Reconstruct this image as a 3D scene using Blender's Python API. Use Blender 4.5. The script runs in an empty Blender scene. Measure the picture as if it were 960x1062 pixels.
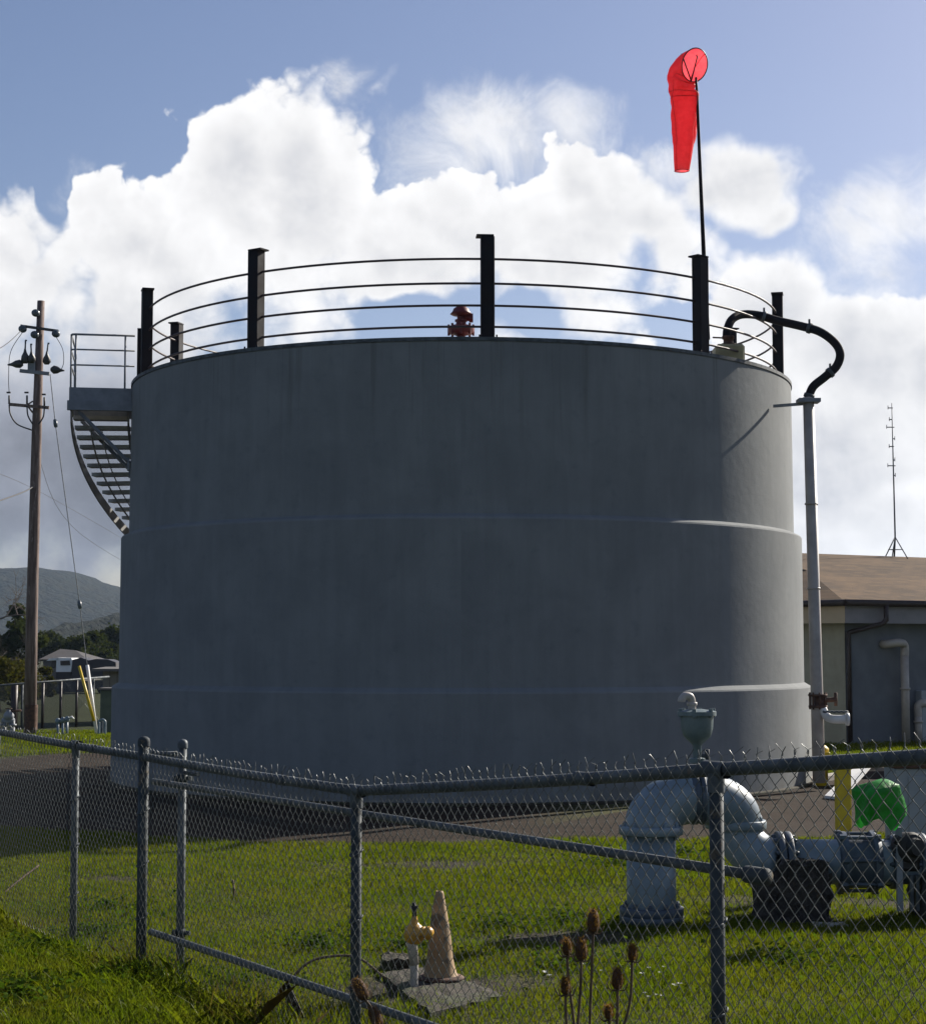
import bpy, math, random
import numpy as np
from mathutils import Vector, Matrix
random.seed(7); RNG = np.random.default_rng(7)
R = math.radians
scene = bpy.context.scene
COL = scene.collection

# ------------------------------------------------------------------ camera
F, CX, CY = 1860.0, 480.0, 531.0
PITCH = math.atan((675-CY)/F)
EYE = Vector((0, 0, 1.65))
FWD = Vector((0, math.cos(PITCH), math.sin(PITCH))); UP = Vector((0, -math.sin(PITCH), math.cos(PITCH)))
def ray(px, py):
    return Vector((1, 0, 0))*((px-CX)/F) + UP*((CY-py)/F) + FWD
def P(px, py, Y):                      # point on the photo's line of sight at world depth Y
    d = ray(px, py); return EYE + d*(Y/d.y)
def G(px, py, z=0.0):                  # point on the ground
    d = ray(px, py); return EYE + d*((z-EYE.z)/d.z)
cd = bpy.data.cameras.new('camera'); cam = bpy.data.objects.new('camera', cd); COL.objects.link(cam)
cam.location = EYE; cam.rotation_euler = (math.pi/2+PITCH, 0, 0)
cd.sensor_fit = 'HORIZONTAL'; cd.sensor_width = 36; cd.lens = 36*F/960; cd.clip_end = 6000; cd.clip_start = .05
scene.camera = cam
scene.view_settings.view_transform = 'Standard'; scene.view_settings.look = 'None'
scene.view_settings.exposure = 0.7; scene.view_settings.gamma = 1; scene.view_settings.use_curve_mapping = False

# ------------------------------------------------------------------ node helpers
class NT:
    def __init__(s, nt): s.nt = nt; s.n = nt.nodes; s.l = nt.links
    def new(s, t, **kw):
        n = s.n.new(t)
        for k, v in kw.items(): setattr(n, k, v)
        return n
    def put(s, sock, v):
        if isinstance(v, bpy.types.NodeSocket): s.l.new(v, sock)
        elif v is not None:
            if isinstance(v, (tuple, list, Vector)) and len(v) == 3 and sock.type == 'RGBA': v = (*v, 1)
            sock.default_value = v
    def m(s, op, a, b=None, c=None, clamp=False):
        n = s.new('ShaderNodeMath', operation=op, use_clamp=clamp)
        for i, v in enumerate((a, b, c)):
            if v is not None: s.put(n.inputs[i], v)
        return n.outputs[0]
    def v(s, op, a, b=None, scale=None):
        n = s.new('ShaderNodeVectorMath', operation=op); s.put(n.inputs[0], a)
        if b is not None: s.put(n.inputs[1], b)
        if scale is not None: s.put(n.inputs['Scale'], scale)
        return n.outputs['Value'] if op in ('LENGTH', 'DOT_PRODUCT') else n.outputs[0]
    def noise(s, vec, scale, detail=4, rough=.5, dist=0, dim='3D'):
        n = s.new('ShaderNodeTexNoise', noise_dimensions=dim); s.put(n.inputs['Vector'], vec)
        n.inputs['Scale'].default_value = scale; n.inputs['Detail'].default_value = detail
        n.inputs['Roughness'].default_value = rough; n.inputs['Distortion'].default_value = dist
        return n.outputs['Fac']
    def ss(s, x, a, b, lo=0.0, hi=1.0):
        n = s.new('ShaderNodeMapRange', interpolation_type='SMOOTHSTEP'); s.put(n.inputs['Value'], x)
        for i, q in zip((1, 2, 3, 4), (a, b, lo, hi)): s.put(n.inputs[i], q)
        return n.outputs[0]
    def mix(s, f, a, b):
        n = s.new('ShaderNodeMix', data_type='RGBA'); s.put(n.inputs[0], f); s.put(n.inputs[6], a); s.put(n.inputs[7], b)
        return n.outputs[2]
    def mul(s, a, b, f=1.0):
        n = s.new('ShaderNodeMix', data_type='RGBA', blend_type='MULTIPLY'); s.put(n.inputs[0], f); s.put(n.inputs[6], a); s.put(n.inputs[7], b)
        return n.outputs[2]
    def bump(s, h, strength=.3, dist=.01, normal=None):
        n = s.new('ShaderNodeBump'); n.inputs['Strength'].default_value = strength; n.inputs['Distance'].default_value = dist
        s.put(n.inputs['Height'], h)
        if normal: s.l.new(normal, n.inputs['Normal'])
        return n.outputs[0]

MATS = {}
def newmat(name):
    m = bpy.data.materials.new(name); m.use_nodes = True
    t = NT(m.node_tree); b = t.n['Principled BSDF']; MATS[name] = m
    return m, t, b
def coords(t, world=True):
    if world: return t.new('ShaderNodeNewGeometry').outputs['Position']
    return t.new('ShaderNodeTexCoord').outputs['Object']
def pmat(name, c1, c2=None, rough=.6, metal=0.0, scale=8, detail=5, bump=.15, bdist=.004, bscale=None,
         wear=None, wear_at=.62, wscale=5, spec=.5, stretch=None):
    """two-tone weathered surface, optional patches of a third colour (wear, rust, dirt)"""
    m, t, b = newmat(name)
    p = coords(t)
    if stretch: p = t.v('MULTIPLY', p, stretch)
    c2 = c2 or tuple(x*.72 for x in c1)
    n = t.noise(p, scale, detail, .6)
    col = t.mix(t.ss(n, .32, .68), c1, c2)
    if wear:
        w = t.noise(p, wscale, 7, .65)
        wm = t.ss(w, wear_at, wear_at+.07)
        col = t.mix(wm, col, wear)
    t.put(b.inputs['Base Color'], col)
    n2 = t.noise(p, (bscale or scale*6), 4, .6)
    t.put(b.inputs['Roughness'], t.ss(n, .2, .8, max(.05, rough-.12), min(1, rough+.12)))
    b.inputs['Metallic'].default_value = metal
    b.inputs['Specular IOR Level'].default_value = spec
    if bump: t.put(b.inputs['Normal'], t.bump(n2, bump, bdist))
    return m

# ------------------------------------------------------------------ mesh builder
ORI = {}
def origin_of(o): return ORI.get(o.name, Vector((0, 0, 0)))
def setp(o, label=None, cat=None, group=None, kind=None):
    if label: o['label'] = label
    if cat: o['category'] = cat
    if group: o['group'] = group
    if kind: o['kind'] = kind
    return o
def empty(name, loc, label, cat, group=None):
    o = bpy.data.objects.new(name, None); COL.objects.link(o); o.location = loc; o.empty_display_size = .2
    ORI[o.name] = Vector(loc)
    return setp(o, label, cat, group)
def frame(d):
    d = Vector(d).normalized(); u = d.orthogonal().normalized(); return u, d.cross(u)
class MB:
    def __init__(s): s.v = []; s.f = []; s.sm = []
    def add(s, vs, fs, smooth=False):
        b = len(s.v); s.v += [tuple(x) for x in vs]; s.f += [tuple(i+b for i in f) for f in fs]; s.sm += [smooth]*len(fs); return s
    def box(s, c, size, rot=None, bev=0.0):
        hx, hy, hz = (q/2 for q in size); c = Vector(c)
        M = rot if rot is not None else Matrix.Identity(3)
        if bev <= 0:
            vs = [c+M@Vector((x*hx, y*hy, z*hz)) for x in (-1, 1) for y in (-1, 1) for z in (-1, 1)]
            return s.add(vs, [(0, 1, 3, 2), (4, 6, 7, 5), (0, 4, 5, 1), (2, 3, 7, 6), (0, 2, 6, 4), (1, 5, 7, 3)])
        bev = min(bev, hx*.9, hy*.9, hz*.9)
        idx = {}; vs = []
        for x in (-1, 1):
            for y in (-1, 1):
                for z in (-1, 1):
                    for a in range(3):
                        h = [hx-bev, hy-bev, hz-bev]; h[a] += bev
                        idx[x, y, z, a] = len(vs); vs.append(c+M@Vector((x*h[0], y*h[1], z*h[2])))
        fs = []
        q = [(-1, -1), (1, -1), (1, 1), (-1, 1)]
        for a in range(3):
            for sg in (-1, 1):
                f = []
                for (m, n) in q:
                    k = [0, 0, 0]; k[a] = sg; k[(a+1) % 3] = m; k[(a+2) % 3] = n; f.append(idx[(*k, a)])
                fs.append(tuple(f if sg > 0 else f[::-1]))
        for a in range(3):            # edges along axis a
            b_, c_ = (a+1) % 3, (a+2) % 3
            for m in (-1, 1):
                for n in (-1, 1):
                    k0 = [0, 0, 0]; k1 = [0, 0, 0]; k0[a] = -1; k1[a] = 1
                    for k in (k0, k1): k[b_] = m; k[c_] = n
                    f = (idx[(*k0, b_)], idx[(*k1, b_)], idx[(*k1, c_)], idx[(*k0, c_)])
                    fs.append(f if m*n > 0 else f[::-1])
        for x in (-1, 1):
            for y in (-1, 1):
                for z in (-1, 1):
                    f = tuple(idx[x, y, z, a] for a in range(3)); fs.append(f if x*y*z > 0 else f[::-1])
        return s.add(vs, fs)
    def tube(s, pts, r, n=10, cap=True, smooth=True, closed=False):
        pts = [Vector(p) for p in pts]; N = len(pts)
        rr = r if isinstance(r, (list, tuple)) else [r]*N
        vs = []; fs = []
        t0 = (pts[1]-pts[0]).normalized(); u = t0.orthogonal().normalized(); prev = t0
        for i, p in enumerate(pts):
            if closed: t = (pts[(i+1) % N]-pts[i-1]).normalized()
            elif i == 0: t = t0
            elif i == N-1: t = (pts[-1]-pts[-2]).normalized()
            else: t = ((pts[i+1]-p).normalized()+(p-pts[i-1]).normalized()).normalized()
            u = prev.rotation_difference(t) @ u; prev = t; w = t.cross(u)
            k = 1.0
            if 0 < i < N-1:
                c = t.dot((p-pts[i-1]).normalized()); k = 1/max(c, .7)
            for j in range(n):
                a = 2*math.pi*(j+.5)/n; vs.append(p+(u*math.cos(a)+w*math.sin(a))*rr[i]*(k if k < 1.05 else 1.05))
        for i in range(N if closed else N-1):
            i2 = (i+1) % N
            for j in range(n):
                j2 = (j+1) % n; fs.append((i*n+j, i*n+j2, i2*n+j2, i2*n+j))
        s.add(vs, fs, smooth)
        if cap and not closed:
            b = len(s.v)-len(vs)
            s.f.append(tuple(b+j for j in range(n))[::-1]); s.sm.append(False)
            s.f.append(tuple(b+(N-1)*n+j for j in range(n))); s.sm.append(False)
        return s
    def lathe(s, prof, o=(0, 0, 0), axis=(0, 0, 1), n=24, smooth=True, a0=0.0, a1=2*math.pi):
        o = Vector(o); ax = Vector(axis).normalized()
        if abs(ax.z) > .999: u = Vector((1, 0, 0)); w = Vector((0, 1, 0))*(1 if ax.z > 0 else -1)
        else: u, w = frame(ax)
        full = abs(a1-a0-2*math.pi) < 1e-6; nn = n if full else n+1
        vs = []; fs = []
        for (r, z) in prof:
            for j in range(nn):
                a = a0+(a1-a0)*j/n; vs.append(o+ax*z+(u*math.cos(a)+w*math.sin(a))*r)
        for i in range(len(prof)-1):
            for j in range(n):
                j2 = (j+1) % nn; fs.append((i*nn+j, i*nn+j2, (i+1)*nn+j2, (i+1)*nn+j))
        s.add(vs, fs, smooth)
        return s
    def cyl(s, a, b, r, n=16, smooth=True): return s.tube([a, b], r, n, True, smooth)
    def prism(s, poly, vec, smooth=False):
        poly = [Vector(p) for p in poly]; vec = Vector(vec); n = len(poly)
        vs = poly+[p+vec for p in poly]
        fs = [tuple(range(n))[::-1], tuple(range(n, 2*n))]+[(i, (i+1) % n, n+(i+1) % n, n+i) for i in range(n)]
        return s.add(vs, fs, smooth)
    def build(s, name, mat, parent=None, label=None, cat=None, group=None, kind=None, origin=None, autosmooth=None):
        if parent is not None: og = origin_of(parent)
        elif origin is not None: og = Vector(origin)
        else: og = Vector((0, 0, 0))
        me = bpy.data.meshes.new(name)
        me.from_pydata([(x-og.x, y-og.y, z-og.z) for x, y, z in s.v], [], s.f)
        me.polygons.foreach_set('use_smooth', s.sm)
        if autosmooth: me.set_sharp_from_angle(angle=R(autosmooth))
        me.update()
        o = bpy.data.objects.new(name, me); COL.objects.link(o)
        me.materials.append(mat if not isinstance(mat, str) else MATS[mat])
        if parent is not None: o.parent = parent
        else: o.location = og
        ORI[o.name] = og
        return setp(o, label, cat, group, kind)
def spline(pts, n=6):
    pts = [Vector(p) for p in pts]; out = []
    for i in range(len(pts)-1):
        p0 = pts[max(i-1, 0)]; p1 = pts[i]; p2 = pts[i+1]; p3 = pts[min(i+2, len(pts)-1)]
        for k in range(n):
            t = k/n
            out.append(.5*((2*p1)+(p2-p0)*t+(2*p0-5*p1+4*p2-p3)*t*t+(3*p1-p0-3*p2+p3)*t**3))
    out.append(pts[-1]); return out
def arc(c, u, v, r, a0, a1, n):
    c = Vector(c); u = Vector(u); v = Vector(v)
    return [c+(u*math.cos(a0+(a1-a0)*i/n)+v*math.sin(a0+(a1-a0)*i/n))*r for i in range(n+1)]
def raw_mesh(name, verts, faces_n, nper, mat, smooth=False, **kw):
    """verts (N,3) array, consecutive faces of nper verts"""
    me = bpy.data.meshes.new(name)
    nv = len(verts); nf = nv//nper
    me.vertices.add(nv); me.vertices.foreach_set('co', np.asarray(verts, dtype=np.float32).ravel())
    me.loops.add(nv); me.loops.foreach_set('vertex_index', np.arange(nv, dtype=np.int32))
    me.polygons.add(nf); me.polygons.foreach_set('loop_start', np.arange(0, nv, nper, dtype=np.int32))
    me.update(calc_edges=True); me.validate()
    me.materials.append(MATS[mat] if isinstance(mat, str) else mat)
    return me

# ------------------------------------------------------------------ sun and sky
SUN_AZ, SUN_EL = R(44), R(29.5)                # azimuth from +Y towards +X: the sun stands behind the tank, to the right
S = Vector((math.sin(R(90)-SUN_AZ+0)*1, 0, 0))
S = Vector((math.cos(SUN_AZ)*math.cos(SUN_EL), math.sin(SUN_AZ)*math.cos(SUN_EL), math.sin(SUN_EL)))
sl = bpy.data.lights.new('sun', 'SUN'); so = bpy.data.objects.new('sun', sl); COL.objects.link(so)
sl.energy = 5.0; sl.angle = R(.55); sl.color = (1, .93, .82)
so.rotation_euler = S.to_track_quat('Z', 'Y').to_euler(); so.location = (20, 20, 20)

w = bpy.data.worlds.new('World'); scene.world = w; w.use_nodes = True
t = NT(w.node_tree); t.n.clear()
sky = t.new('ShaderNodeTexSky', sky_type='NISHITA'); sky.sun_disc = False
sky.sun_elevation = SUN_EL; sky.sun_rotation = math.pi/2-SUN_AZ
sky.air_density = 1.0; sky.dust_density = 1.0; sky.ozone_density = 3.2
gen = t.v('NORMALIZE', t.new('ShaderNodeTexCoord').outputs['Generated'])
def azel(px, py):
    d = ray(px, py).normalized(); return math.atan2(d.x, d.y), math.asin(d.z)
# cumulus banks: (photo x, y, half width, half height, weight)
BLOBS = [(20, 300, 100, 112, 1), (150, 300, 105, 118, 1), (292, 220, 124, 172, 1), (235, 165, 58, 80, 1), (120, 240, 50, 60, .8),
         (415, 260, 120, 90, 1), (590, 260, 110, 105, 1), (490, 235, 90, 70, .9), (772, 180, 66, 54, 1), (735, 195, 50, 40, .7), (805, 215, 34, 28, .6), (640, 200, 60, 50, .8), (672, 225, 72, 62, 1), (900, 360, 110, 60, .8), (600, 190, 50, 50, .8),
         (700, 250, 60, 62, .8), (800, 330, 80, 100, 1), (870, 400, 130, 85, 1), (970, 390, 90, 90, 1),
         (880, 500, 190, 150, 1), (60, 480, 200, 170, 1), (480, 470, 420, 140, 1)]
WISP = [(480, 140, 150, 62, 1.0), (600, 135, 95, 55, .85), (890, 240, 85, 60, .95), (345, 80, 45, 26, .5), (100, 210, 34, 40, .3), (700, 170, 80, 40, .7), (950, 210, 50, 40, .5), (880, 300, 60, 34, .5)]
HOLES = [(425, 322, 74, 30, .7), (562, 328, 48, 30, .7), (72, 200, 22, 40, .5)]
gt = bpy.data.node_groups.new('cloud_density', 'ShaderNodeTree')
gt.interface.new_socket('Dir', in_out='INPUT', socket_type='NodeSocketVector')
gt.interface.new_socket('Density', in_out='OUTPUT', socket_type='NodeSocketFloat')
gt.interface.new_socket('Wisp', in_out='OUTPUT', socket_type='NodeSocketFloat')
g = NT(gt); gi = g.new('NodeGroupInput').outputs[0]; go = g.new('NodeGroupOutput')
sep = g.new('ShaderNodeSeparateXYZ'); g.l.new(gi, sep.inputs[0])
az = g.m('ARCTAN2', sep.outputs[0], sep.outputs[1]); el = g.m('ARCSINE', sep.outputs[2])
cmb = g.new('ShaderNodeCombineXYZ'); g.l.new(az, cmb.inputs[0]); g.l.new(el, cmb.inputs[1])
warp = g.new('ShaderNodeTexNoise'); g.l.new(gi, warp.inputs['Vector']); warp.inputs['Scale'].default_value = 14; warp.inputs['Detail'].default_value = 3
wv = g.v('SCALE', g.v('SUBTRACT', warp.outputs['Color'], (.5, .5, .5)), scale=.06)
ae = g.v('ADD', cmb.outputs[0], wv)
def field(blobs, smooth, gain=1.0):
    acc = None
    for (px, py, rx, ry, wt) in blobs:
        a, e = azel(px, py)
        q = g.v('MULTIPLY', g.v('SUBTRACT', ae, (a, e, 0)), (F/rx, F/ry, 0))
        f = g.m('MULTIPLY_ADD', g.v('LENGTH', q), -wt*gain, wt*gain)
        acc = f if acc is None else g.m('SMOOTH_MAX', acc, f, smooth)
    return acc
fb = g.noise(gi, 24, 9, .56)
def billow(scale, det):
    return g.m('ABSOLUTE', g.m('SUBTRACT', g.noise(gi, scale, det, .5, .35), .5))
bil = g.m('ADD', g.m('MULTIPLY', billow(17, 1), 1.5), g.m('ADD', g.m('MULTIPLY', billow(41, 1), .8), g.m('MULTIPLY', billow(95, 2), .45)))
soft = g.noise(gi, 6.5, 3, .5)
nz = g.m('ADD', g.m('SUBTRACT', bil, .30), g.m('MULTIPLY', g.m('SUBTRACT', fb, .5), 1.25))
env = field(BLOBS, .25, 2.0); hole = field(HOLES, .05)
env = g.m('SUBTRACT', env, g.m('MULTIPLY', g.m('MAXIMUM', hole, 0), 2.6))
inwin = g.m('MULTIPLY', g.ss(g.m('ABSOLUTE', az), .3, .42, 1, 0), g.ss(el, .34, .44, 1, 0))
inwin = g.m('MULTIPLY', inwin, g.ss(g.v('LENGTH', cmb.outputs[0]), 1.2, 1.6, 1, 0))
gen_env = g.m('MULTIPLY', g.m('SUBTRACT', g.noise(gi, 2.3, 4, .5), .60), 5)
envm = g.new('ShaderNodeMix', data_type='FLOAT'); g.l.new(inwin, envm.inputs[0]); g.l.new(gen_env, envm.inputs[2]); g.l.new(env, envm.inputs[3])
g.l.new(g.m('ADD', envm.outputs[0], g.m('ADD', g.m('MULTIPLY', nz, 1.2), g.m('MULTIPLY', g.m('SUBTRACT', g.noise(gi, 11, 4, .55), .5), 1.1))), go.inputs[0])
wisp = field(WISP, .1)
g.l.new(g.m('ADD', wisp, g.m('MULTIPLY', g.m('SUBTRACT', g.noise(gi, 20, 10, .66, .6), .5), 2.0)), go.inputs[1])
gt.interface.new_socket('Relief', in_out='OUTPUT', socket_type='NodeSocketFloat'); gt.interface.new_socket('Soft', in_out='OUTPUT', socket_type='NodeSocketFloat')
g.l.new(g.m('ADD', bil, g.m('MULTIPLY', fb, 1.4)), go.inputs[2]); g.l.new(soft, go.inputs[3])
def dens(vec):
    n = t.new('ShaderNodeGroup'); n.node_tree = gt; t.l.new(vec, n.inputs[0]); return n
d0 = dens(gen); d1 = dens(t.v('NORMALIZE', t.v('ADD', gen, tuple(Vector((.55, .1, .8)).normalized()*.012))))
edge = t.ss(d0.outputs[3], .40, .60, .18, .95)
mask = t.ss(d0.outputs[0], 0.0, edge)
wm = t.m('MULTIPLY', t.ss(d0.outputs[1], .0, 1.05), .86)
sepw = t.new('ShaderNodeSeparateXYZ'); t.l.new(gen, sepw.inputs[0])
deep = t.ss(d0.outputs[0], .1, 1.7)
rel = t.m('SUBTRACT', d0.outputs[2], d1.outputs[2])
low = t.m('MULTIPLY', t.ss(sepw.outputs[2], .205, .10), t.ss(sepw.outputs[0], -.08, -.20))      # shaded base of the bank on the left
lown = t.noise(gen, 9, 6, .55)
grey = t.ss(t.noise(t.v('MULTIPLY', gen, (1, 1, 2.2)), 7, 5, .5), .42, .64)
lum = t.m('MULTIPLY_ADD', deep, -.10, .97)
lum = t.m('MULTIPLY_ADD', rel, .26, lum)
lum = t.m('SUBTRACT', lum, t.m('MULTIPLY', t.m('MULTIPLY', grey, deep), .13))
lum = t.m('MULTIPLY', lum, t.m('SUBTRACT', 1, t.m('MULTIPLY', low, t.ss(lown, .3, .65, .60, .84))))
lum = t.m('MINIMUM', t.m('MAXIMUM', lum, .22), 1.0)
ccol = t.mix(t.ss(lum, .3, .92), (.86, .91, 1.06), (1.0, .995, 1.0))
ccol = t.v('SCALE', ccol, scale=lum)
bg1 = t.new('ShaderNodeBackground'); t.l.new(t.mul(sky.outputs[0], (1.06, .955, .99)), bg1.inputs[0]); bg1.inputs[1].default_value = .060
bg2 = t.new('ShaderNodeBackground'); t.l.new(ccol, bg2.inputs[0]); bg2.inputs[1].default_value = .63
mx = t.new('ShaderNodeMixShader'); t.l.new(t.m('MAXIMUM', mask, wm), mx.inputs[0]); t.l.new(bg1.outputs[0], mx.inputs[1]); t.l.new(bg2.outputs[0], mx.inputs[2])
w.cycles.sampling_method = 'MANUAL'; w.cycles.sample_map_resolution = 512
wo = t.new('ShaderNodeOutputWorld'); t.l.new(mx.outputs[0], wo.inputs[0])

# ------------------------------------------------------------------ materials
def tank_material():
    m, t, b = newmat('tank_stucco')
    p = t.new('ShaderNodeTexCoord').outputs['Object']           # origin on the tank's axis
    sep = t.new('ShaderNodeSeparateXYZ'); t.l.new(p, sep.inputs[0])
    ang = t.m('ARCTAN2', sep.outputs[0], sep.outputs[1])
    c = t.new('ShaderNodeCombineXYZ'); t.l.new(t.m('MULTIPLY', ang, 4.4), c.inputs[0]); t.l.new(t.m('MULTIPLY', sep.outputs[2], .10), c.inputs[1])
    streak = t.noise(c.outputs[0], 7, 6, .6)
    c2 = t.new('ShaderNodeCombineXYZ'); t.l.new(t.m('MULTIPLY', ang, 4.4), c2.inputs[0]); t.l.new(sep.outputs[2], c2.inputs[1])
    blot = t.noise(c2.outputs[0], 1.3, 7, .62, .4); blot2 = t.noise(c2.outputs[0], 5, 6, .6)
    col = t.mix(t.ss(blot, .3, .7), (.212, .226, .230), (.178, .191, .197))
    col = t.mul(col, t.mix(t.ss(streak, .35, .65), (.955, .955, .955), (1.03, 1.03, 1.03)))
    col = t.mul(col, t.mix(t.ss(blot2, .55, .75), (1, 1, 1), (.86, .88, .9)))
    # runs of water down from the rim
    c3 = t.new('ShaderNodeCombineXYZ'); t.l.new(t.m('MULTIPLY', ang, 4.4), c3.inputs[0]); t.l.new(t.m('MULTIPLY', sep.outputs[2], .03), c3.inputs[1])
    run = t.ss(t.noise(c3.outputs[0], 4.5, 8, .7), .56, .68)
    run = t.m('MULTIPLY', run, t.ss(sep.outputs[2], 3.4, 5.05))
    col = t.mix(t.m('MULTIPLY', run, .55), col, (.10, .10, .095))
    dirt = t.m('MULTIPLY', t.ss(sep.outputs[2], .45, .0), t.ss(blot2, .35, .65))
    col = t.mix(t.m('MULTIPLY', dirt, .5), col, (.13, .12, .10))
    # fine joints between the cast panels near the top
    sv = t.m('ABSOLUTE', t.m('SUBTRACT', t.m('FRACT', t.m('MULTIPLY', ang, 36/(2*math.pi)*2)), .5))
    joint = t.m('MULTIPLY', t.ss(sv, .008, .0), t.ss(sep.outputs[2], 4.3, 5.0))
    col = t.mix(t.m('MULTIPLY', joint, .65), col, (.09, .10, .11))
    t.put(b.inputs['Base Color'], col); b.inputs['Roughness'].default_value = .88; b.inputs['Specular IOR Level'].default_value = .25
    h = t.m('ADD', t.m('MULTIPLY', t.noise(c2.outputs[0], 60, 5, .6), .5), t.noise(c2.outputs[0], 9, 5, .55))
    t.put(b.inputs['Normal'], t.bump(h, .24, .012))
tank_material()
pmat('black_steel', (.010, .011, .015), (.018, .014, .016), .7, .0, 5, spec=.2, bump=.1, wear=(.07, .035, .025), wear_at=.68)
pmat('rail_steel', (.05, .028, .03), (.03, .02, .024), .55, 0, 9, bump=.1)
pmat('grey_paint', (.23, .25, .28), (.17, .185, .21), .6, 0, 6, bump=.1, wear=(.25, .24, .22), wear_at=.7)
pmat('stair_grey', (.26, .26, .26), (.2, .2, .2), .6, 0, 6, bump=.1)
pmat('stair_steel', (.46, .44, .41), (.36, .35, .33), .6, .2, 9, bump=.1)
pmat('concrete', (.34, .32, .28), (.24, .225, .20), .92, 0, 6, bump=.4, wear=(.16, .16, .11), wear_at=.58)
pmat('old_concrete', (.046, .037, .024), (.022, .019, .012), .95, 0, 9, bump=.7, bdist=.015, wear=(.055, .06, .03), wear_at=.52, wscale=9)
pmat('dark_block', (.05, .042, .036), (.022, .02, .02), .92, 0, 11, bump=.9, bdist=.02, wear=(.09, .06, .035), wear_at=.6)
pmat('galvanized', (.105, .12, .13), (.06, .07, .078), .65, .25, 14, spec=.3, bump=.15, wear=(.14, .12, .10), wear_at=.63, wscale=12)
pmat('old_galvanized', (.05, .062, .07), (.03, .038, .044), .7, .1, 14, spec=.25, bump=.25, wear=(.10, .085, .06), wear_at=.58, wscale=14)
pmat('wire', (.15, .16, .16), (.09, .10, .10), .45, .55, 30, bump=0)
pmat('pipe_paint', (.19, .245, .285), (.13, .175, .21), .42, 0, 6, bump=.15, wear=(.16, .20, .22), wear_at=.63, wscale=14)
pmat('pipe_paint_dark', (.06, .082, .11), (.035, .05, .068), .5, 0, 9, bump=.3, wear=(.09, .07, .055), wear_at=.62, wscale=18)
pmat('air_valve_paint', (.14, .185, .20), (.10, .14, .15), .45, 0, 9, bump=.15, wear=(.34, .36, .34), wear_at=.68, wscale=16)
pmat('pale_pipe', (.40, .365, .33), (.31, .285, .26), .45, 0, 5, bump=.1, wear=(.24, .22, .2), wear_at=.68)
pmat('white_paint', (.74, .74, .73), (.62, .62, .60), .5, 0, 6, bump=.1, wear=(.4, .36, .3), wear_at=.7)
pmat('rust', (.12, .06, .035), (.06, .035, .028), .85, .1, 16, bump=.5)
pmat('red_paint', (.17, .018, .02), (.10, .014, .018), .5, 0, 10, bump=.2, wear=(.05, .02, .02), wear_at=.62)
pmat('brass_block', (.38, .33, .17), (.28, .24, .13), .6, 0, 6, bump=.2)
pmat('yellow_paint', (.62, .44, .01), (.50, .34, .01), .5, 0, 6, bump=.15, wear=(.25, .2, .06), wear_at=.68, wscale=9)
pmat('amber_paint', (.55, .30, .03), (.36, .18, .03), .4, 0, 20, bump=.2, wear=(.12, .08, .05), wear_at=.6, wscale=30)
pmat('faded_cone', (.36, .24, .125), (.24, .155, .08), .75, 0, 7, bump=.3, wear=(.11, .085, .055), wear_at=.54, wscale=12)
pmat('rubber', (.012, .012, .013), (.02, .018, .017), .7, 0, 12, bump=.2)
pmat('pole_wood', (.21, .155, .135), (.10, .07, .06), .9, 0, 3, bump=.5, bdist=.01, stretch=(5, 5, .5), wear=(.30, .24, .22), wear_at=.58)
pmat('weathered_wood', (.34, .29, .23), (.22, .18, .14), .85, 0, 5, bump=.4, stretch=(1, 6, 6))
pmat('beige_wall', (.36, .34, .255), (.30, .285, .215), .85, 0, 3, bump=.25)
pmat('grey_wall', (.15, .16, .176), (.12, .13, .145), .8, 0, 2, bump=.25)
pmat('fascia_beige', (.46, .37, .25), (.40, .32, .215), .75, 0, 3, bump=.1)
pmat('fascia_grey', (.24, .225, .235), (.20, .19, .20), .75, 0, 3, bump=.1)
pmat('gutter_brown', (.045, .03, .028), (.03, .022, .02), .5, 0, 6, bump=.05)
pmat('cabinet_grey', (.30, .33, .36), (.25, .28, .31), .55, 0, 3, bump=.1)
pmat('teasel_brown', (.10, .05, .026), (.05, .027, .014), .9, 0, 60, bump=.6, bdist=.003)
pmat('stem_brown', (.13, .085, .05), (.07, .05, .03), .85, 0, 40, bump=.2)
pmat('bark', (.12, .095, .075), (.07, .055, .045), .9, 0, 6, bump=.5)
pmat('insulator', (.08, .10, .11), (.05, .07, .08), .3, 0, 6, bump=0)
pmat('cable', (.02, .02, .022), (.03, .03, .03), .6, 0, 6, bump=0)
pmat('transformer', (.03, .032, .035), (.05, .05, .05), .5, 0, 8, bump=.1)
pmat('green_box', (.085, .11, .075), (.065, .085, .06), .6, 0, 4, bump=.1)
pmat('truck_white', (.78, .78, .77), (.7, .7, .7), .35, 0, 3, bump=0)
pmat('truck_dark', (.022, .022, .03), (.035, .03, .035), .5, 0, 3, bump=.1)
pmat('dark_glass', (.02, .025, .03), (.03, .035, .04), .1, 0, 3, bump=0)
pmat('far_roof', (.055, .05, .05), (.04, .037, .037), .85, 0, 1, bump=.2)
pmat('far_wall', (.13, .12, .115), (.10, .095, .09), .85, 0, 1, bump=.1)
pmat('petal_white', (.75, .75, .72), (.6, .6, .55), .8, 0, 30, bump=0)

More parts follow.
